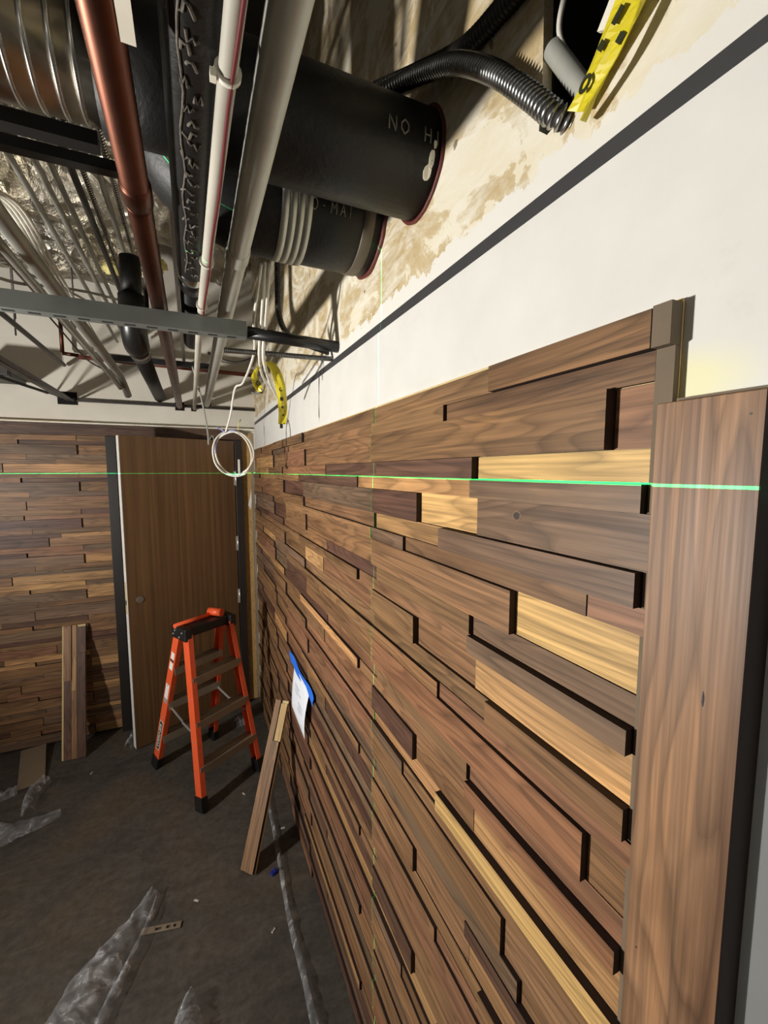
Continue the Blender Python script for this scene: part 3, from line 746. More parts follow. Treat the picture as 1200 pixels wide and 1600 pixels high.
# ------------------------------------------------------------------ conduits on the left, all running to the back wall
def conduit(name, x, z, y0, y1, r, mat, label, cat='conduit', end=None, group=None):
    pts = [(x, y0, z), (x, (y0 + y1) / 2, z), (x, y1, z)]
    if end: pts = [(x, y0, z), (x, (y0 + y1) / 2, z)] + spline([(x, y1 - .12, z), (x + end[0] * .4, y1 - .03, z + end[1] * .4), (x + end[0], y1 + .05, z + end[1])], 6)
    if y0 > .9:      # these rise to the deck behind the large pipe
        rise = [(x, y0 + .08, 3.44), (x, y0 + .08, z + .3)] + [(x, y0 + .08 + .08 * (1 - math.cos(t)), z + .08 * (1 - math.sin(t))) for t in [i * PI / 2 / 6 for i in range(7)]]
        pts = [Vector(p) for p in rise + [tuple(p) for p in pts[1:]]]
    return tag(MB().tube(pts, r, 14).build(name, mat), label, cat, group)
conduit('steel_conduit', -.355, 2.332, 1.0, 2.95, .0200, M['galv'], 'thick galvanised conduit slanting at far left, bending down near the back wall', end=(.02, -.09))
conduit('steel_conduit', -.410, 2.345, 1.0, 2.85, .0120, M['galv'], 'thinner conduit just left of the thick bent one, bending down too', end=(.05, -.08))
conduit('thin_conduit', -.400, 2.600, -.4, 3.2, .0085, M['galv'], 'leftmost thin conduit against the crumpled foil')
conduit('thin_conduit', -.346, 2.600, -.4, 3.2, .0085, M['galv'], 'second thin conduit from the left against the foil')
conduit('thin_conduit', -.322, 2.625, -.4, 3.2, .0085, M['galv'], 'third thin conduit from the left against the foil')
conduit('thin_conduit', -.280, 2.640, -.4, 3.1, .0100, M['dark_steel'], 'dark thin conduit beside the sparkling armoured cable')
conduit('thin_conduit', -.215, 2.655, -.4, 3.1, .0085, M['galv'], 'thin conduit between the two armoured cables')
conduit('thin_conduit', -.025, 2.520, -.2, 3.34, .0100, M['galv'], 'thin conduit tucked right of the copper pipe, higher up')
conduit('thin_conduit', -.480, 2.420, 1.0, 3.34, .0090, M['galv'], 'thin conduit left of the thick bent one, level to the back wall')
conduit('dark_conduit', -.706, 2.250, 1.0, Y_B - .001, .0150, M['dark_steel'], 'dark conduit ending in the square cut-out at the left')
conduit('dark_conduit', -.742, 2.262, 1.0, Y_B - .001, .0150, M['dark_steel'], 'dark conduit paired left of the one in the square cut-out')
conduit('dark_conduit', -.675, 2.238, -.4, Y_B - .001, .0070, M['dark_steel'], 'thin dark wire run under the pair of dark conduits')
conduit('dark_conduit', -.712, 2.455, 1.0, Y_B - .03, .0120, M['dark_steel'], 'dark conduit crossing the white wall above the square cut-out')
tag(MB().box(-.765, -.66, Y_B - .004, Y_B - .0006, 2.215, 2.295).build('wall_cutout', M['void']), 'black square cut-out in the white wall around dark conduits', 'cut-out')
for i, (x, z) in enumerate(((-.262, 2.665), (-.188, 2.660))):
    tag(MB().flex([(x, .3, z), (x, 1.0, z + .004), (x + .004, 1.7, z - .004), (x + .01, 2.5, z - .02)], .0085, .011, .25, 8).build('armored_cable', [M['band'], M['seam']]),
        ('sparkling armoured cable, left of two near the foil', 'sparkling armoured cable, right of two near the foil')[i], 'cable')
for i in range(4):
    dx = i * .012
    tag(MB().tube(spline([(-.47 + dx, 1.30, 2.42), (-.445 + dx, 1.55, 2.52), (-.425 + dx, 1.85, 2.46), (-.405 + dx, 2.3, 2.39), (-.40 + dx, 2.7, 2.37)], 8), .0042, 8).build('white_cable', M['cable']),
        ('leftmost', 'second from left', 'third from left', 'rightmost')[i] + ' pale cable of the bright bundle behind the strut', 'cable', 'bundle of four pale cables behind the strut')
# a mess of thin grey cables
lab = ['grey cable sagging at far left under the foil', 'grey cable looping behind the thick bent conduit', 'grey cable swinging over the strut at the left edge', 'thin black cable hanging across the white wall']
cabs = [[(-.75, 1.2, 2.50), (-.62, 1.6, 2.44), (-.50, 1.9, 2.47), (-.42, 2.2, 2.52), (-.40, 2.6, 2.60)],
        [(-.62, 1.5, 2.36), (-.52, 1.8, 2.40), (-.44, 2.0, 2.47), (-.34, 2.1, 2.50), (-.24, 2.3, 2.55)],
        [(-.70, 1.7, 2.36), (-.58, 1.75, 2.42), (-.49, 1.8, 2.45), (-.44, 2.0, 2.40), (-.47, 2.4, 2.42)],
        [(-.62, 2.4, 2.56), (-.58, 2.7, 2.50), (-.54, 3.0, 2.44), (-.50, 3.2, 2.43)]]
for i, c in enumerate(cabs):
    tag(MB().tube(spline(c, 10), .005 if i < 3 else .004, 8).build('grey_cable' if i < 3 else 'black_cable', M['greycable'] if i < 3 else M['black']), lab[i], 'cable')
tag(MB().tube([(-.705, 3.28, 2.52), (-.705, 3.28, 2.76)], .011, 14).tube([(-.705, 3.28, 2.515), (-.62, 3.28, 2.51)], .011, 14).build('copper_riser', M['copper']), 'short upright copper pipe against the white back wall', 'pipe')
tag(MB().tube([(-.62, 3.27, 2.500), (-.1, 3.27, 2.492), (.42, 3.27, 2.480)], .014, 14).build('red_pipe', M['redpipe']), 'red-brown pipe running level across the white back wall', 'pipe')
tag(MB().box(-.43, .16, 3.14, 3.17, 2.470, 2.505).build('black_channel', M['black'], None, .003), 'black channel in front of the red-brown pipe', 'strut')
jb = empty('junction_box', (-1.02, 3.15, 2.30)); tag(jb, 'black box with loose cables low at the left edge above the planks', 'box')
pp(jb, MB().box(-1.14, -.90, 3.05, 3.3, 2.31, 2.40), 'body', M['black'], bevel=.004)
pp(jb, MB().box(-1.13, -.91, 3.045, 3.0495, 2.32, 2.39), 'cover_plate', M['dark_steel'], bevel=.002)
for i, (x, z) in enumerate(((-1.0, 2.30), (-.94, 2.285))):
    tag(MB().tube(spline([(x - .25, 1.6, z + .10), (x - .05, 2.2, z + .03), (x + .06, 2.8, z - .01), (x + .20, 3.3, z - .03)], 8), .006, 8).build('black_cable', M['black']),
        ('black cable drooping in front of the black box, upper of two', 'black cable drooping in front of the black box, lower of two')[i], 'cable')
# ledge where the upper drywall steps back
lg = MB().box(-.70, X_W - .001, 3.325, Y_B - .0005, 2.236, 2.252)
tag(lg.build('trim_3', M['dark_steel']), 'dark metal ledge across the white back wall under the pipe ends', 'trim', kind='structure')
# steel rods in the pipe bay
lab = ['short threaded rod hanging above the cut-out at left', 'short threaded rod left of the copper riser', 'short threaded rod near the bent conduits']
for i, (x, y, z0, z1) in enumerate(((-.82, 2.9, 2.50, 3.45), (-.76, 2.7, 2.53, 3.45), (-.50, 2.6, 2.48, 3.45))):
    tag(MB().tube([(x, y, z0), (x, y, z1)], .004, 8).build('hanger_rod', M['dark_steel']), lab[i], 'rod')

# ------------------------------------------------------------------ foil-wrapped ducts overhead
def lumpy(name, ax, c, L, R, seed, mat, label, squash=.8):
    n, mlen = 40, int(L / .035); mb = MB(); vs = []
    for i in range(mlen + 1):
        u = (i / mlen - .5) * L
        for j in range(n):
            t = 2 * PI * j / n
            p = Vector((u, math.cos(t) * R, math.sin(t) * R * squash))
            d = .030 * noise.noise(p * 6 + Vector((seed, 0, 0))) + .022 * noise.noise(p * 15 + Vector((0, seed, 0))) + .012 * noise.noise(p * 34)
            q = Vector((u, math.cos(t) * (R + d), math.sin(t) * (R + d) * squash))
            vs.append((c[0] + q.x, c[1] + q.y, c[2] + q.z) if ax == 'x' else (c[0] + q.y, c[1] + q.x, c[2] + q.z))
    fs = [(i * n + j, i * n + (j + 1) % n, (i + 1) * n + (j + 1) % n, (i + 1) * n + j) for i in range(mlen) for j in range(n)]
    mb.add(vs, fs, 0, False)
    mb.f.append(list(reversed(range(n)))); mb.m.append(0); mb.sm.append(False)
    mb.f.append([mlen * n + j for j in range(n)]); mb.m.append(0); mb.sm.append(False)
    return tag(mb.build(name, mat), label, 'duct')
tag(MB().box(-.15, .30, -.4, .55, 2.60, 3.0).build('shade_duct', M['dark_steel'], None, .004), 'dark sheet metal duct added above the largest black pipe to shade the wall', 'duct')  # added blocker, keeps the work lamp off the upper right wall
lumpy('foil_wrapped_duct', 'x', (-1.27, 1.60, 2.96), 2.5, .215, 3.1, M['foil'], 'crumpled foil-wrapped duct nearest above the thin conduits')
lumpy('foil_wrapped_duct', 'x', (-1.27, 2.16, 2.96), 2.5, .215, 8.4, M['foil'], 'crumpled foil-wrapped duct, second from the viewer, above the strut')
lumpy('foil_wrapped_duct', 'x', (-1.32, 2.72, 2.96), 2.4, .215, 11.7, M['foil'], 'crumpled foil-wrapped duct farthest from the viewer, next to the back wall')
lumpy('foil_wrapped_duct', 'y', (.22, 2.35, 3.08), 1.3, .15, 5.5, M['foil'], 'smaller crumpled foil duct running away above the grey conduit')
for i, (x, y, z) in enumerate(((-.30, 2.43, 2.74), (-.12, 2.30, 2.73))):
    mb = MB(); vs = []; n = 10
    for a in range(n + 1):
        for b_ in range(n):
            t = PI * a / n; f = 2 * PI * b_ / n; p = Vector((math.sin(t) * math.cos(f), math.sin(t) * math.sin(f), math.cos(t)))
            s = 1 + .5 * noise.noise(p * 2.2 + Vector((i * 7, 0, 0)))
            vs.append((x + p.x * .050 * s, y + p.y * .04 * s, z + p.z * .035 * s))
    mb.add(vs, [(a * n + b_, a * n + (b_ + 1) % n, (a + 1) * n + (b_ + 1) % n, (a + 1) * n + b_) for a in range(n) for b_ in range(n)], 0, True)
    tag(mb.build('insulation_tuft', M['yellow_thin']), ('yellow insulation tuft below the foil left of the copper pipe', 'yellow insulation tuft below the foil nearest the copper pipe', 'yellow insulation tuft below the foil at far left')[i], 'insulation')

# ------------------------------------------------------------------ hanging cables
co = empty('cable_coil', (.16, 1.98, 1.86)); tag(co, 'coil of white cable hanging in front of the door corner', 'cable')
C0 = Vector((.1675, 2.0, 1.868)); ux = Vector((math.cos(-.22), math.sin(-.22), 0))
def coil(r, ph, wob, col, nm, turns=1.0):
    pts = []
    for i in range(int(48 * turns) + 1):
        t = 2 * PI * i / 48 + ph; rr = r + wob * math.sin(t * 2 + ph * 3)
        pts.append(C0 + ux * (rr * .92 * math.cos(t)) + Vector((0, .008 * math.sin(t * 3 + ph), rr * 1.08 * math.sin(t))))
    pp(co, MB().tube(pts, .0036, 8), nm, M[col])
coil(.090, 0.3, .004, 'cable', 'loop', 1.9); coil(.085, 1.2, .006, 'cable', 'loop', 1.2); coil(.093, 2.0, -.004, 'cable', 'loop', 1.1); coil(.087, 1.3, .008, 'bluecable', 'lilac_loop', .30)
pp(co, MB().tube(spline([C0 + ux * -.03 + Vector((0, 0, .094)), C0 + ux * -.012 + Vector((0, -.05, .16)), C0 + ux * .004 + Vector((0, -.12, .26)), (.19, 1.75, 2.13), (.20, 1.5, 2.18), (.185, 1.37, 2.24), (.185, 1.2, 2.33)], 8), .0042, 8), 'drop', M['cable'])
pp(co, MB().box(.183, .191, 1.985, 1.990, 1.768, 1.842), 'tie_tag', M['cable'])
pp(co, MB().tube(spline([C0 + ux * -.03 + Vector((0, 0, .09)), C0 + ux * -.05 + Vector((0, 0, .105)), C0 + ux * -.068 + Vector((0, 0, .112))], 5), .0030, 8), 'loose_end', M['bluecable'])
pp(co, MB().tube(spline([C0 + ux * .02 + Vector((0, 0, .085)), C0 + ux * .025 + Vector((0, 0, .125)), C0 + ux * .035 + Vector((0, 0, .15))], 5), .0022, 8), 'pale_end', M['yellow_thin'])
tag(MB().tube(spline([(.215, 1.25, 2.36), (.212, 1.33, 2.22), (.215, 1.40, 2.14), (.27, 1.6, 2.10), (.33, 1.75, 2.06)], 8), .0052, 8).tube(spline([(.203, 1.25, 2.36), (.200, 1.33, 2.22), (.202, 1.40, 2.15), (.24, 1.6, 2.13), (.30, 1.8, 2.12)], 8), .0042, 8).build('white_cable', M['cable']),
    'white twin cable bent over the end of the strut', 'cable')
tag(MB().tube(spline([(.02, 2.6, 2.36), (.05, 2.62, 2.24), (.07, 2.62, 2.13), (.085, 2.63, 2.02), (.088, 2.63, 1.94)], 8), .0045, 8).tube(spline([(.088, 2.63, 1.96), (.11, 2.63, 1.99), (.12, 2.63, 1.93), (.105, 2.63, 1.88)], 8), .0025, 8).build('grey_cable', M['greycable']),
    'grey frayed cable dangling in front of the door top', 'cable')
tag(MB().tube(spline([(.30, 2.2, 2.62), (.34, 2.35, 2.42), (.38, 2.6, 2.38), (.41, 2.9, 2.30), (.39, 3.1, 2.33)], 8), .007, 8).build('grey_cable', M['greycable']), 'grey cable curling beside the wall under the yellow tape', 'cable')
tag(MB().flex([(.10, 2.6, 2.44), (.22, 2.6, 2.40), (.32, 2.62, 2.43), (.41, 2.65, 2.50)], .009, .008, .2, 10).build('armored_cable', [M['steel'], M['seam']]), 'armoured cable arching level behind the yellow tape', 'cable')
# shiny metal straps above, by the black pipe
tag(MB().tube([(-.01, 1.35, 2.45), (-.01, 1.36, 3.45)], .006, 8).build('hanger_rod', M['dark_steel']), 'thin rod between the copper pipe and the black insulated pipe', 'rod')

# ------------------------------------------------------------------ caution tape
def ribbon(mb, pts, widths, wdir, mi=0, thick=.0006):
    P = spline(pts, 6); n = len(P); vs = []
    for i, p in enumerate(P):
        t = i / (n - 1) * (len(widths) - 1); k_ = min(int(t), len(widths) - 2); f = t - k_
        w_ = widths[k_] * (1 - f) + widths[k_ + 1] * f
        wd = Vector(wdir[k_]).lerp(Vector(wdir[k_ + 1]), f).normalized()
        d = (P[min(i + 1, n - 1)] - P[max(i - 1, 0)]).normalized(); nm = d.cross(wd).normalized()
        for s_ in (-.5, -.17, .17, .5):
            q = p + wd * (w_ * s_) + nm * (.004 * math.sin(s_ * 5 + i * .4))
            vs += [q + nm * thick, q - nm * thick]
    fs = []
    for i in range(n - 1):
        a = i * 8; b_ = a + 8
        for c in range(3):
            fs += [(a + 2 * c, a + 2 * c + 2, b_ + 2 * c + 2, b_ + 2 * c), (a + 2 * c + 1, b_ + 2 * c + 1, b_ + 2 * c + 3, a + 2 * c + 3)]
        fs += [(a, b_, b_ + 1, a + 1), (a + 6, a + 7, b_ + 7, b_ + 6)]
    fs += [(0, 1, 3, 2), (2, 3, 5, 4), (4, 5, 7, 6)]; z = (n - 1) * 8
    fs += [(z, z + 2, z + 3, z + 1), (z + 2, z + 4, z + 5, z + 3), (z + 4, z + 6, z + 7, z + 5)]
    mb.add(vs, fs, mi, False)
t1 = empty('caution_tape', (.42, .37, 2.25)); tag(t1, 'yellow caution tape with black letters stuck over the wall hole', 'tape')
mb = MB()
ribbon(mb, [(.420, .292, 2.290), (.421, .325, 2.268), (.424, .366, 2.240), (.430, .404, 2.212)], [.040, .040, .036, .034], [(0, .8, .6)] * 4)
ribbon(mb, [(.411, .290, 2.262), (.410, .315, 2.240), (.412, .348, 2.212), (.422, .388, 2.188)], [.014, .014, .013, .018], [(.5, .6, .6)] * 4)
pp(t1, mb, 'strip', M['yellow'])
def tape_patch(root, c, u, v, su, sv, hole=False):
    mb = MB()
    c = Vector(c); u = Vector(u).normalized(); v = Vector(v); v = (v - u * v.dot(u)).normalized(); nn = u.cross(v).normalized() * .0008
    n = 14; vs = []
    if hole:
        for s_ in (1, .55):
            for i in range(n):
                t = 2 * PI * i / n; p = c + u * (su * s_ * math.cos(t)) + v * (sv * s_ * math.sin(t)); vs += [p + nn, p - nn]
        fs = []
        for i in range(n):
            j = (i + 1) % n; a, b_, c2, d_ = 2 * i, 2 * j, 2 * n + 2 * j, 2 * n + 2 * i
            fs += [(a, b_, c2, d_), (a + 1, d_ + 1, c2 + 1, b_ + 1), (a, a + 1, b_ + 1, b_), (d_, c2, c2 + 1, d_ + 1)]
        mb.add(vs, fs)
    else:
        for sx, sy in ((-1, -1), (1, -1), (1, 1), (-1, 1)):
            p = c + u * su * sx + v * sv * sy; vs += [p + nn, p - nn]
        mb.add(vs, [(0, 2, 4, 6), (7, 5, 3, 1), (0, 1, 3, 2), (2, 3, 5, 4), (4, 5, 7, 6), (6, 7, 1, 0)])
    pp(root, mb, 'black_letter', M['ink'])
U, V = (0, .81, -.59), (0, .59, .81)
tape_patch(t1, (.4180, .383, 2.222), U, V, .009, .0065, True)
tape_patch(t1, (.4165, .362, 2.243), U, V, .004, .004)
tape_patch(t1, (.4160, .343, 2.256), U, V, .007, .003)
tape_patch(t1, (.4075, .332, 2.222), U, V, .004, .004)
tape_patch(t1, (.4070, .306, 2.243), U, V, .006, .003)
t2 = empty('caution_tape', (.28, 1.62, 2.15)); tag(t2, 'yellow caution tape dangling from the cables by the strut end', 'tape')
mb = MB()
ribbon(mb, [(.205, 1.49, 2.125), (.230, 1.50, 2.150), (.262, 1.51, 2.142), (.288, 1.52, 2.085), (.296, 1.53, 2.010), (.292, 1.53, 1.955)], [.022, .026, .030, .034, .032, .026], [(.3, .5, .8), (.4, .5, .7), (.7, .3, .6), (1, 0, .2), (1, 0, 0), (1, 0, 0)])
ribbon(mb, [(.205, 1.49, 2.128), (.196, 1.48, 2.100), (.203, 1.47, 2.070), (.214, 1.47, 2.050)], [.012, .02, .026, .014], [(1, 0, .2)] * 4)
pp(t2, mb, 'strip', M['yellow'])
for z, s_ in ((2.105, .008), (2.072, .007), (2.040, .006), (2.012, .004), (1.985, .003)):
    tape_patch(t2, (.287 + (2.10 - z) * .07, 1.5195, z), (0, 0, -1), (1, .05, 0), s_, s_ * .9, s_ > .0065)
tape_patch(t2, (.206, 1.4665, 2.076), (0, 0, -1), (1, .05, 0), .009, .007, True)
tape_patch(t2, (.289, 1.526, 1.948), (0, 0, -1), (1, .05, 0), .008, .005)

# ------------------------------------------------------------------ paper taped to the planks
pa = empty('paper_sheet', (.40, 1.95, .7)); tag(pa, 'white printed paper held to the planks by blue tape', 'paper')
n = 12; vs = []
for i in range(n + 1):
    for j in range(n + 1):
        u, v = i / n, j / n
        y = 1.955 - .285 * u; z = .872 - .212 * v
        x = .4065 - .014 * math.sin(v * PI * .8) * (.4 + .6 * u) - .010 * v
        vs.append((x, y + .02 * v, z))
vs += [(p[0] + .0006, p[1], p[2]) for p in vs[:]]
m_ = (n + 1) ** 2; fs = []
for i in range(n):
    for j in range(n):
        a = i * (n + 1) + j; fs += [(a, a + 1, a + n + 2, a + n + 1), (m_ + a, m_ + a + n + 1, m_ + a + n + 2, m_ + a + 1)]
for i in range(n):
    for a, b_ in ((i, i + 1), (n * (n + 1) + i, n * (n + 1) + i + 1), (i * (n + 1), (i + 1) * (n + 1)), (i * (n + 1) + n, (i + 1) * (n + 1) + n)):
        fs.append((a, b_, m_ + b_, m_ + a))
mb = MB(); mb.add(vs, fs, 0, True); pp(pa, mb, 'sheet', M['paper'])
def paper_pt(u, v): return (.4060 - .014 * math.sin(v * PI * .8) * (.4 + .6 * u) - .010 * v - .0006, 1.955 - .285 * u + .02 * v, .872 - .212 * v)
for (u0, u1, v0, v1) in [(.2, .5, .28, .31), (.2, .62, .35, .37), (.2, .45, .42, .44), (.55, .8, .5, .53), (.55, .85, .58, .6), (.5, .7, .66, .68), (.7, .85, .88, .9)]:
    a = [paper_pt(u0, v0), paper_pt(u1, v0), paper_pt(u1, v1), paper_pt(u0, v1)]; b2 = [(p[0] + .0005, p[1], p[2]) for p in a]
    pp(pa, MB().add(a + b2, [(0, 1, 2, 3), (7, 6, 5, 4), (0, 4, 5, 1), (1, 5, 6, 2), (2, 6, 7, 3), (3, 7, 4, 0)]), 'print', M['print'])
tp = MB(); ribbon(tp, [(.4062, 2.05, .875), (.4058, 1.96, .880), (.4055, 1.84, .880), (.4052, 1.70, .880), (.4035, 1.60, .872)], [.06, .045, .045, .045, .05], [(0, 0, 1)] * 5, 0, .0004)
pp(pa, tp, 'blue_tape', M['bluetape'])

# ------------------------------------------------------------------ ladder
lad = empty('step_ladder', (.0155, 2.635, 0)); tag(lad, 'small orange double-sided step ladder with black feet and top cap', 'ladder')
A, B, C, D = [Vector(p) for p in ((-.033, 2.300, 0), (-.280, 2.788, 0), (.303, 2.508, 0), (.066, 2.952, 0))]
Lt, Rt = Vector((-.092, 2.546, .895)), Vector((.152, 2.724, .887))
uw = ((C + D) / 2 - (A + B) / 2).normalized(); vd = Vector((-uw.y, uw.x, 0))
tops = {'A': Lt - vd * .045, 'B': Lt + vd * .045, 'C': Rt - vd * .045, 'D': Rt + vd * .045}
feet = {'A': A, 'B': B, 'C': C, 'D': D}
out = {'A': -1, 'B': -1, 'C': 1, 'D': 1}
def rail_pt(k, z):
    f = feet[k]; t = tops[k]; return f.lerp(t, z / t.z)
for k_ in 'ABCD':
    p0 = rail_pt(k_, .055); p1 = tops[k_]
    mb = MB(); s_ = out[k_]
    mb.beam(p0, p1, .058, .006, vd)                                  # web
    d_ = (p1 - p0).normalized(); a_ = (vd - d_ * vd.dot(d_)).normalized(); bb = d_.cross(a_)
    sg_ = 1 if bb.dot(uw) * s_ < 0 else -1
    for e_ in (-1, 1): mb.beam(p0, p1, .005, .026, vd, 0, (e_ * .0265, sg_ * .013))
    rl = pp(lad, mb, 'rail', M['orange'], bevel=.0012)
    mb = MB(); f0 = feet[k_] + Vector((0, 0, .002)); mb.beam(f0, rail_pt(k_, .075), .070, .012, vd, 0, (0, -sg_ * .004))
    mb.beam(f0, rail_pt(k_, .075), .068, .036, vd, 0, (0, sg_ * .012))
    ft = pp(lad, mb, 'foot', M['black'], bevel=.003)
    for z in (.32, .345, .56):
        c = rail_pt(k_, z); pp(lad, MB().tube([c - bb * sg_ * .003, c - bb * sg_ * .0055], .005, 8), 'rivet', M['silver'])
for (a, c) in (('A', 'C'), ('B', 'D')):
    for z in (.215, .44, .665):
        p, q = rail_pt(a, z), rail_pt(c, z); ins = (q - p).normalized() * .004
        sd = -1 if a == 'A' else 1
        mb = MB().beam(p + ins, q - ins, .066, .004, vd, 0, (0, 0))
        dz = Vector((0, 0, -1))
        mb.beam(p + ins + dz * .012 + vd * sd * .032, q - ins + dz * .012 + vd * sd * .032, .004, .044, vd)
        mb.beam(p + ins + dz * .012 - vd * sd * .032, q - ins + dz * .012 - vd * sd * .032, .004, .044, vd)
        for g in range(5):
            o_ = -.024 + g * .012; mb.beam(p + ins + vd * o_ + Vector((0, 0, .003)), q - ins + vd * o_ + Vector((0, 0, .003)), .004, .003, vd)
        pp(lad, mb, 'step', M['alu'])
for (a, c, s_) in (('A', 'B', 1), ('C', 'D', -1)):
    p, q = rail_pt(a, .36), rail_pt(c, .42); m1 = p.lerp(q, .5) + Vector((0, 0, -.01)); off = uw * (.018 * s_)
    mb = MB().beam(p + off, m1 + off, .014, .004, (0, 0, 1)).beam(m1 + off + uw * .004 * s_, q + off + uw * .004 * s_, .014, .004, (0, 0, 1))
    pp(lad, mb, 'spreader', M['silver'])
# top cap: two end brackets and a beam between
for P in (Lt, Rt):
    pp(lad, MB().beam(P - vd * .078 + Vector((0, 0, .005)), P + vd * .078 + Vector((0, 0, .005)), .040, .070, uw), 'end_bracket', M['black'], bevel=.006)
mb = MB().beam(Lt + Vector((0, 0, .008)), Rt + Vector((0, 0, .008)), .100, .052, vd)
pp(lad, mb, 'top_cap', M['black'], bevel=.006)
mb = MB().tube([Lt - uw * .022 - vd * -.03 + Vector((0, 0, .040)), Lt.lerp(Rt, .72) + vd * .03 + Vector((0, 0, .048))], .013, 14)
pp(lad, mb, 'tool_rail', M['orange'])
cc = Lt.lerp(Rt, .78) + Vector((0, 0, .062))
pp(lad, MB().tube([cc - vd * -.045 - uw * .02, cc - vd * .04 + uw * .01], .023, 20), 'roller', M['orange'])
for P, s_ in ((Lt, -1), (Rt, 1)):
    for (dv, dz_) in ((-.045, .018), (-.015, -.012), (.03, .018), (.05, -.005)):
        c = P + uw * s_ * .0205 + vd * dv + Vector((0, 0, dz_)); pp(lad, MB().tube([c, c + uw * s_ * .003], .0055, 10), 'bolt', M['silver'])
# stickers and maker's badge on the outer web of the rear left rail
def on_rail(k_, z, h, w_, mat, name, offn=.0036):
    p0, p1 = rail_pt(k_, z), rail_pt(k_, z + h); d_ = (p1 - p0).normalized(); a_ = (vd - d_ * vd.dot(d_)).normalized(); bb = d_.cross(a_)
    o_ = offn if bb.dot(uw) < 0 else -offn
    return pp(lad, MB().beam(p0, p1, w_, .0008, vd, 0, (0, o_)), name, mat), p0, d_, a_, bb * (1 if o_ > 0 else -1)
on_rail('B', .66, .045, .034, M['label'], 'warning_sticker'); on_rail('B', .712, .012, .036, M['ink'], 'sticker_print'); on_rail('B', .724, .042, .034, M['label'], 'warning_sticker')
on_rail('B', .475, .09, .036, M['label'], 'data_sticker'); on_rail('B', .445, .03, .036, M['greycable'], 'sticker_print')
bo, bp0, bd, ba, bn = on_rail('B', .13, .19, .036, M['label'], 'badge')
bi = on_rail('B', .135, .18, .030, M['ink'], 'badge_field', .0044)
tx = bpy.data.curves.new('badge_text', 'FONT'); tx.body = 'WERNER'; tx.size = .030; tx.align_x = 'CENTER'; tx.align_y = 'CENTER'; tx.extrude = .0003
to = bpy.data.objects.new('badge_text', tx); COL.objects.link(to)
bpy.context.view_layer.update()
me = bpy.data.meshes.new_from_object(to.evaluated_get(bpy.context.evaluated_depsgraph_get()))
bpy.data.objects.remove(to)
cen = rail_pt('B', .135 + .09) + bn * .0052
xs = [v.co.x for v in me.vertices]; sc_ = .165 / (max(xs) - min(xs))
xax, zax = bd, bn; yax = zax.cross(xax).normalized()
for v in me.vertices:
    x, y, z = v.co; v.co = cen + xax * (x * sc_) + yax * (y * 1.0) + zax * z
me.materials.append(M['label'])
to = bpy.data.objects.new('badge_letters', me); link(to); to.parent = lad; to.matrix_parent_inverse = Matrix.Translation(-Vector(lad.location))

# ------------------------------------------------------------------ loose panel offcuts
def offcut(name, label, foot, top, wdir, width, parts, length_scale=1):
    """narrow length of cladding: plywood back with walnut strips of uneven length; local z runs along it"""
    foot, top = Vector(foot), Vector(top); zl = (top - foot); L = zl.length; zl.normalize()
    xl = Vector(wdir); xl = (xl - zl * xl.dot(zl)).normalized(); yl = zl.cross(xl)
    root = empty(name); root.matrix_world = Matrix((xl, yl, zl)).transposed().to_4x4(); root.location = foot
    tag(root, label, 'offcut')
    MB().box(-width / 2 - .009, width / 2, .0, .009, 0, L).build('plywood_back', M['ply_edge'], root)
    for (x0, x1, z0, z1, d_, t) in parts:
        o = MB().box(x0 * width - width / 2, x1 * width - width / 2, -d_, -.0002, z0 * L, z1 * L).build('strip', [M['walnut_loose'], M['edge']], root)
        for p in o.data.polygons: p.material_index = 0 if p.normal.y < -.9 else 1
        o.color = tone(t)
    return root
offcut('panel_offcut', 'narrow offcut of walnut paneling leaning upright against the back planks', (-.742, 3.075, .004), (-.742, 3.288, .79), (1, 0, 0), .118,
       [(.02, .36, 0, .58, .010, 'd'), (.02, .36, .581, 1, .018, 'm'), (.37, .58, 0, .5, .010, 'm'), (.37, .58, .501, 1, .010, 'l'), (.59, 1.0, 0, .78, .016, 'd'), (.59, 1.0, .781, .985, .010, 'd')])
offcut('panel_offcut', 'narrow offcut of walnut paneling leaning against the right wall beside the ladder', (.158, 1.842, .006), (.376, 2.105, .625), (.62, -.78, 0), .072,
       [(.0, .45, 0, 1, .012, 'm'), (.46, 1.0, 0, .74, .016, 'm'), (.46, 1.0, .741, .98, .006, 's')])

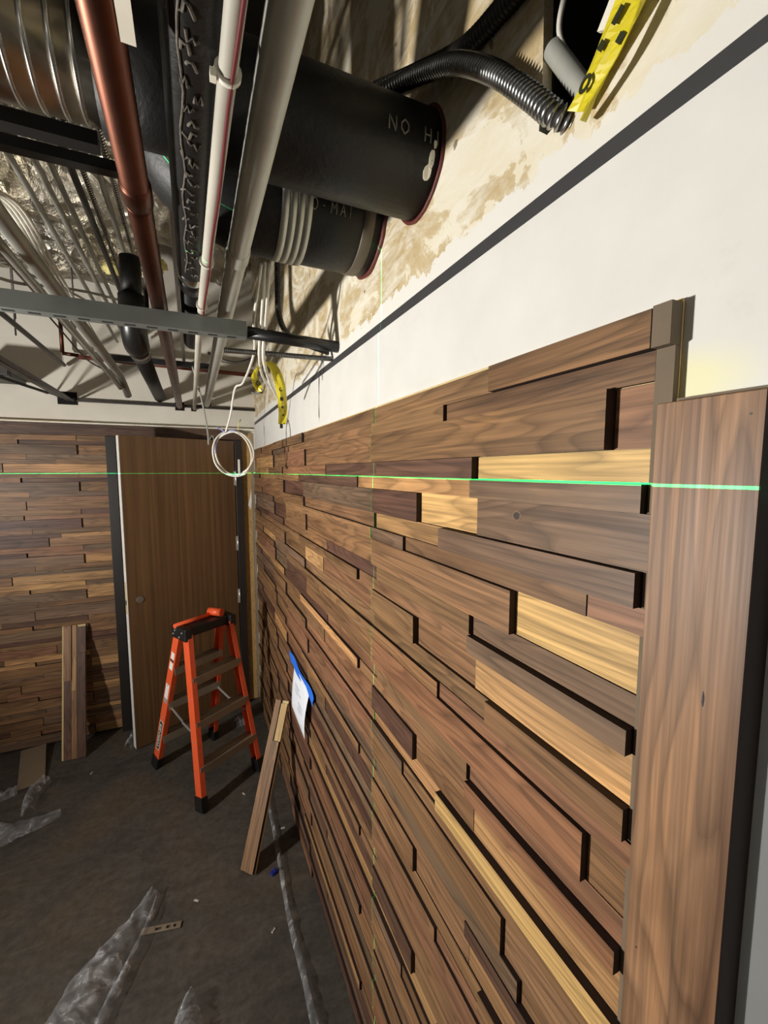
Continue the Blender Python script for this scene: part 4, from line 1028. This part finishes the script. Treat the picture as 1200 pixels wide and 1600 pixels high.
# ------------------------------------------------------------------ bits on the floor
MBc = MB().box(-.062, .062, -.185, .185, .0, .004)
cbd = MBc.build('cardboard_sheet', M['card']); cbd.location = (-.952, 3.07, .02); cbd.rotation_euler = (math.radians(5), 0, math.radians(13))
tag(cbd, 'flat tan cardboard piece lying by the back planks', 'cardboard')
def film_strip(name, label, spine, arch, seed, n=9, mat='film', cat='plastic', parent=None):
    P = resample(spline([(p[0], p[1], p[2]) for p in spine], 10), 60)
    hw = [p[3] for p in spine]; mb = MB(); vs = []; N = len(P)
    for i, p in enumerate(P):
        t = i / (N - 1) * (len(hw) - 1); k_ = min(int(t), len(hw) - 2); w_ = hw[k_] * (1 - t + k_) + hw[k_ + 1] * (t - k_)
        d = (P[min(i + 1, N - 1)] - P[max(i - 1, 0)]); d.z = 0; d.normalize(); sd = Vector((d.y, -d.x, 0))
        for j in range(n):
            s_ = -1 + 2 * j / (n - 1)
            nz = noise.noise((i * .22 + seed, j * .6, seed)); n2 = noise.noise((i * .6, j * 1.3 + seed, 3))
            h = arch * (1 - s_ * s_) * (1 + .5 * nz) + .010 * abs(n2) + .003
            vs.append(p + sd * (w_ * s_ * (1 + .25 * nz)) + Vector((0, 0, h)))
    fs = [(i * n + j, i * n + j + 1, (i + 1) * n + j + 1, (i + 1) * n + j) for i in range(N - 1) for j in range(n - 1)]
    mb.add(vs, fs, 0, True)
    if parent: return mb.build(name, M[mat], parent)
    return tag(mb.build(name, M[mat]), label, cat)
slv = film_strip('plastic_sleeve', 'long clear plastic sleeve crumpled on the floor in front', [(-.218, 1.895, 0, .030), (-.255, 1.82, 0, .048), (-.335, 1.70, 0, .070), (-.40, 1.60, 0, .085), (-.45, 1.50, 0, .095)], .035, 1.7, 11)
film_strip('rolled_edge', '', [(-.205, 1.86, .01, .008), (-.235, 1.74, .012, .012), (-.29, 1.61, .012, .014), (-.335, 1.50, .01, .020), (-.37, 1.38, .005, .024)], .016, 5.2, 7, parent=slv)
film_strip('plastic_wad', 'small wad of clear plastic at the bottom edge of the floor', [(-.075, 1.44, 0, .02), (-.085, 1.38, 0, .045), (-.09, 1.30, 0, .06)], .05, 9.3, 9)
film_strip('plastic_sheet', 'crumpled clear plastic sheet on the floor at far left', [(-.70, 2.58, 0, .02), (-.80, 2.55, 0, .06), (-.92, 2.54, 0, .10), (-1.10, 2.55, 0, .14), (-1.3, 2.6, 0, .15)], .025, 12.1, 11)
film_strip('plastic_fold', 'upright fold of clear plastic in front of the cardboard', [(-.835, 2.88, 0, .03), (-.875, 2.80, 0, .035), (-.87, 2.70, 0, .03), (-.85, 2.64, 0, .03)], .05, 15.8, 9)
film_strip('plastic_edge', 'bright crumpled plastic edge touching the cardboard corner at left', [(-.965, 2.865, 0, .03), (-1.03, 2.85, 0, .04), (-1.12, 2.85, 0, .04)], .03, 18.8, 7)
film_strip('plastic_ribbon', 'long pale plastic ribbon lying along the foot of the plank wall', [(.315, 2.42, 0, .009), (.305, 2.10, 0, .011), (.296, 1.80, 0, .013), (.288, 1.55, 0, .012), (.294, 1.36, 0, .015), (.300, 1.10, 0, .019)], .014, 21.8, 7)
film_strip('plastic_scrap', 'tiny clear plastic scrap by the foot of the ajar door', [(-.455, 3.05, 0, .02), (-.44, 3.09, 0, .03), (-.43, 3.14, 0, .02)], .05, 25.8, 7)
film_strip('plastic_scrap', 'clear plastic scrap on the floor behind the ladder', [(.20, 3.02, 0, .03), (.26, 3.05, 0, .05), (.31, 3.06, 0, .03)], .05, 28.1, 7)
# perforated metal plate
pl = MB(); d0 = Vector((-.215, 1.742, .003)); d1 = Vector((-.112, 1.720, .003)); dd = (d1 - d0); LL = dd.length; dd.normalize(); nn_ = Vector((-dd.y, dd.x, 0))
def slab(a0, a1, b0, b1):
    vs = [d0 + dd * a + nn_ * b_ + Vector((0, 0, z)) for z in (0, .0025) for a, b_ in ((a0, b0), (a1, b0), (a1, b1), (a0, b1))]
    pl.add(vs, [(3, 2, 1, 0), (4, 5, 6, 7), (0, 1, 5, 4), (1, 2, 6, 5), (2, 3, 7, 6), (3, 0, 4, 7)])
slab(-.04, LL, -.013, -.006); slab(-.04, LL, .006, .013)
for a, c in ((-.04, .012), (.034, .052), (.066, .078), (.088, LL)): slab(a, c, -.006, .006)
tag(pl.build('metal_plate', M['alu']), 'slotted metal mending plate half under the clear sleeve', 'plate')
bt = MB().box(-.014, .014, -.009, .009, 0, .014).tube([(.006, 0, .014), (.006, 0, .021)], .006, 10)
o = bt.build('blue_clip', M['blueplastic'], None, .002); o.location = (.262, 1.79, .0005); o.rotation_euler = (0, 0, .5); tag(o, 'small blue plastic clip on the floor by the pale ribbon', 'clip')
pos = [(.345, 2.02, 'pale wood chip on the floor between ribbon and plank wall'), (-.62, 2.88, 'pale chip on the floor right of the leaning offcut'), (-.055, 1.80, 'pale chip on the floor right of the slotted plate'), (.22, 1.55, 'pale splinter on the floor left of the ribbon'), (.19, 2.34, 'pale chip on the floor under the ladder')]
for i, (x, y, l_) in enumerate(pos):
    vs = [(-.012, -.003, 0), (.010, -.005, 0), (.013, .003, 0), (-.009, .005, 0), (-.010, -.002, .003), (.009, -.003, .004), (.010, .002, .003), (-.007, .003, .004)]
    mb = MB().add(vs, [(3, 2, 1, 0), (4, 5, 6, 7), (0, 1, 5, 4), (1, 2, 6, 5), (2, 3, 7, 6), (3, 0, 4, 7)])
    o = mb.build('wood_chip', M['chip']); o.location = (x, y, .0005); o.rotation_euler = (0, 0, i * 1.3); tag(o, l_, 'chip', 'chips scattered on the floor')
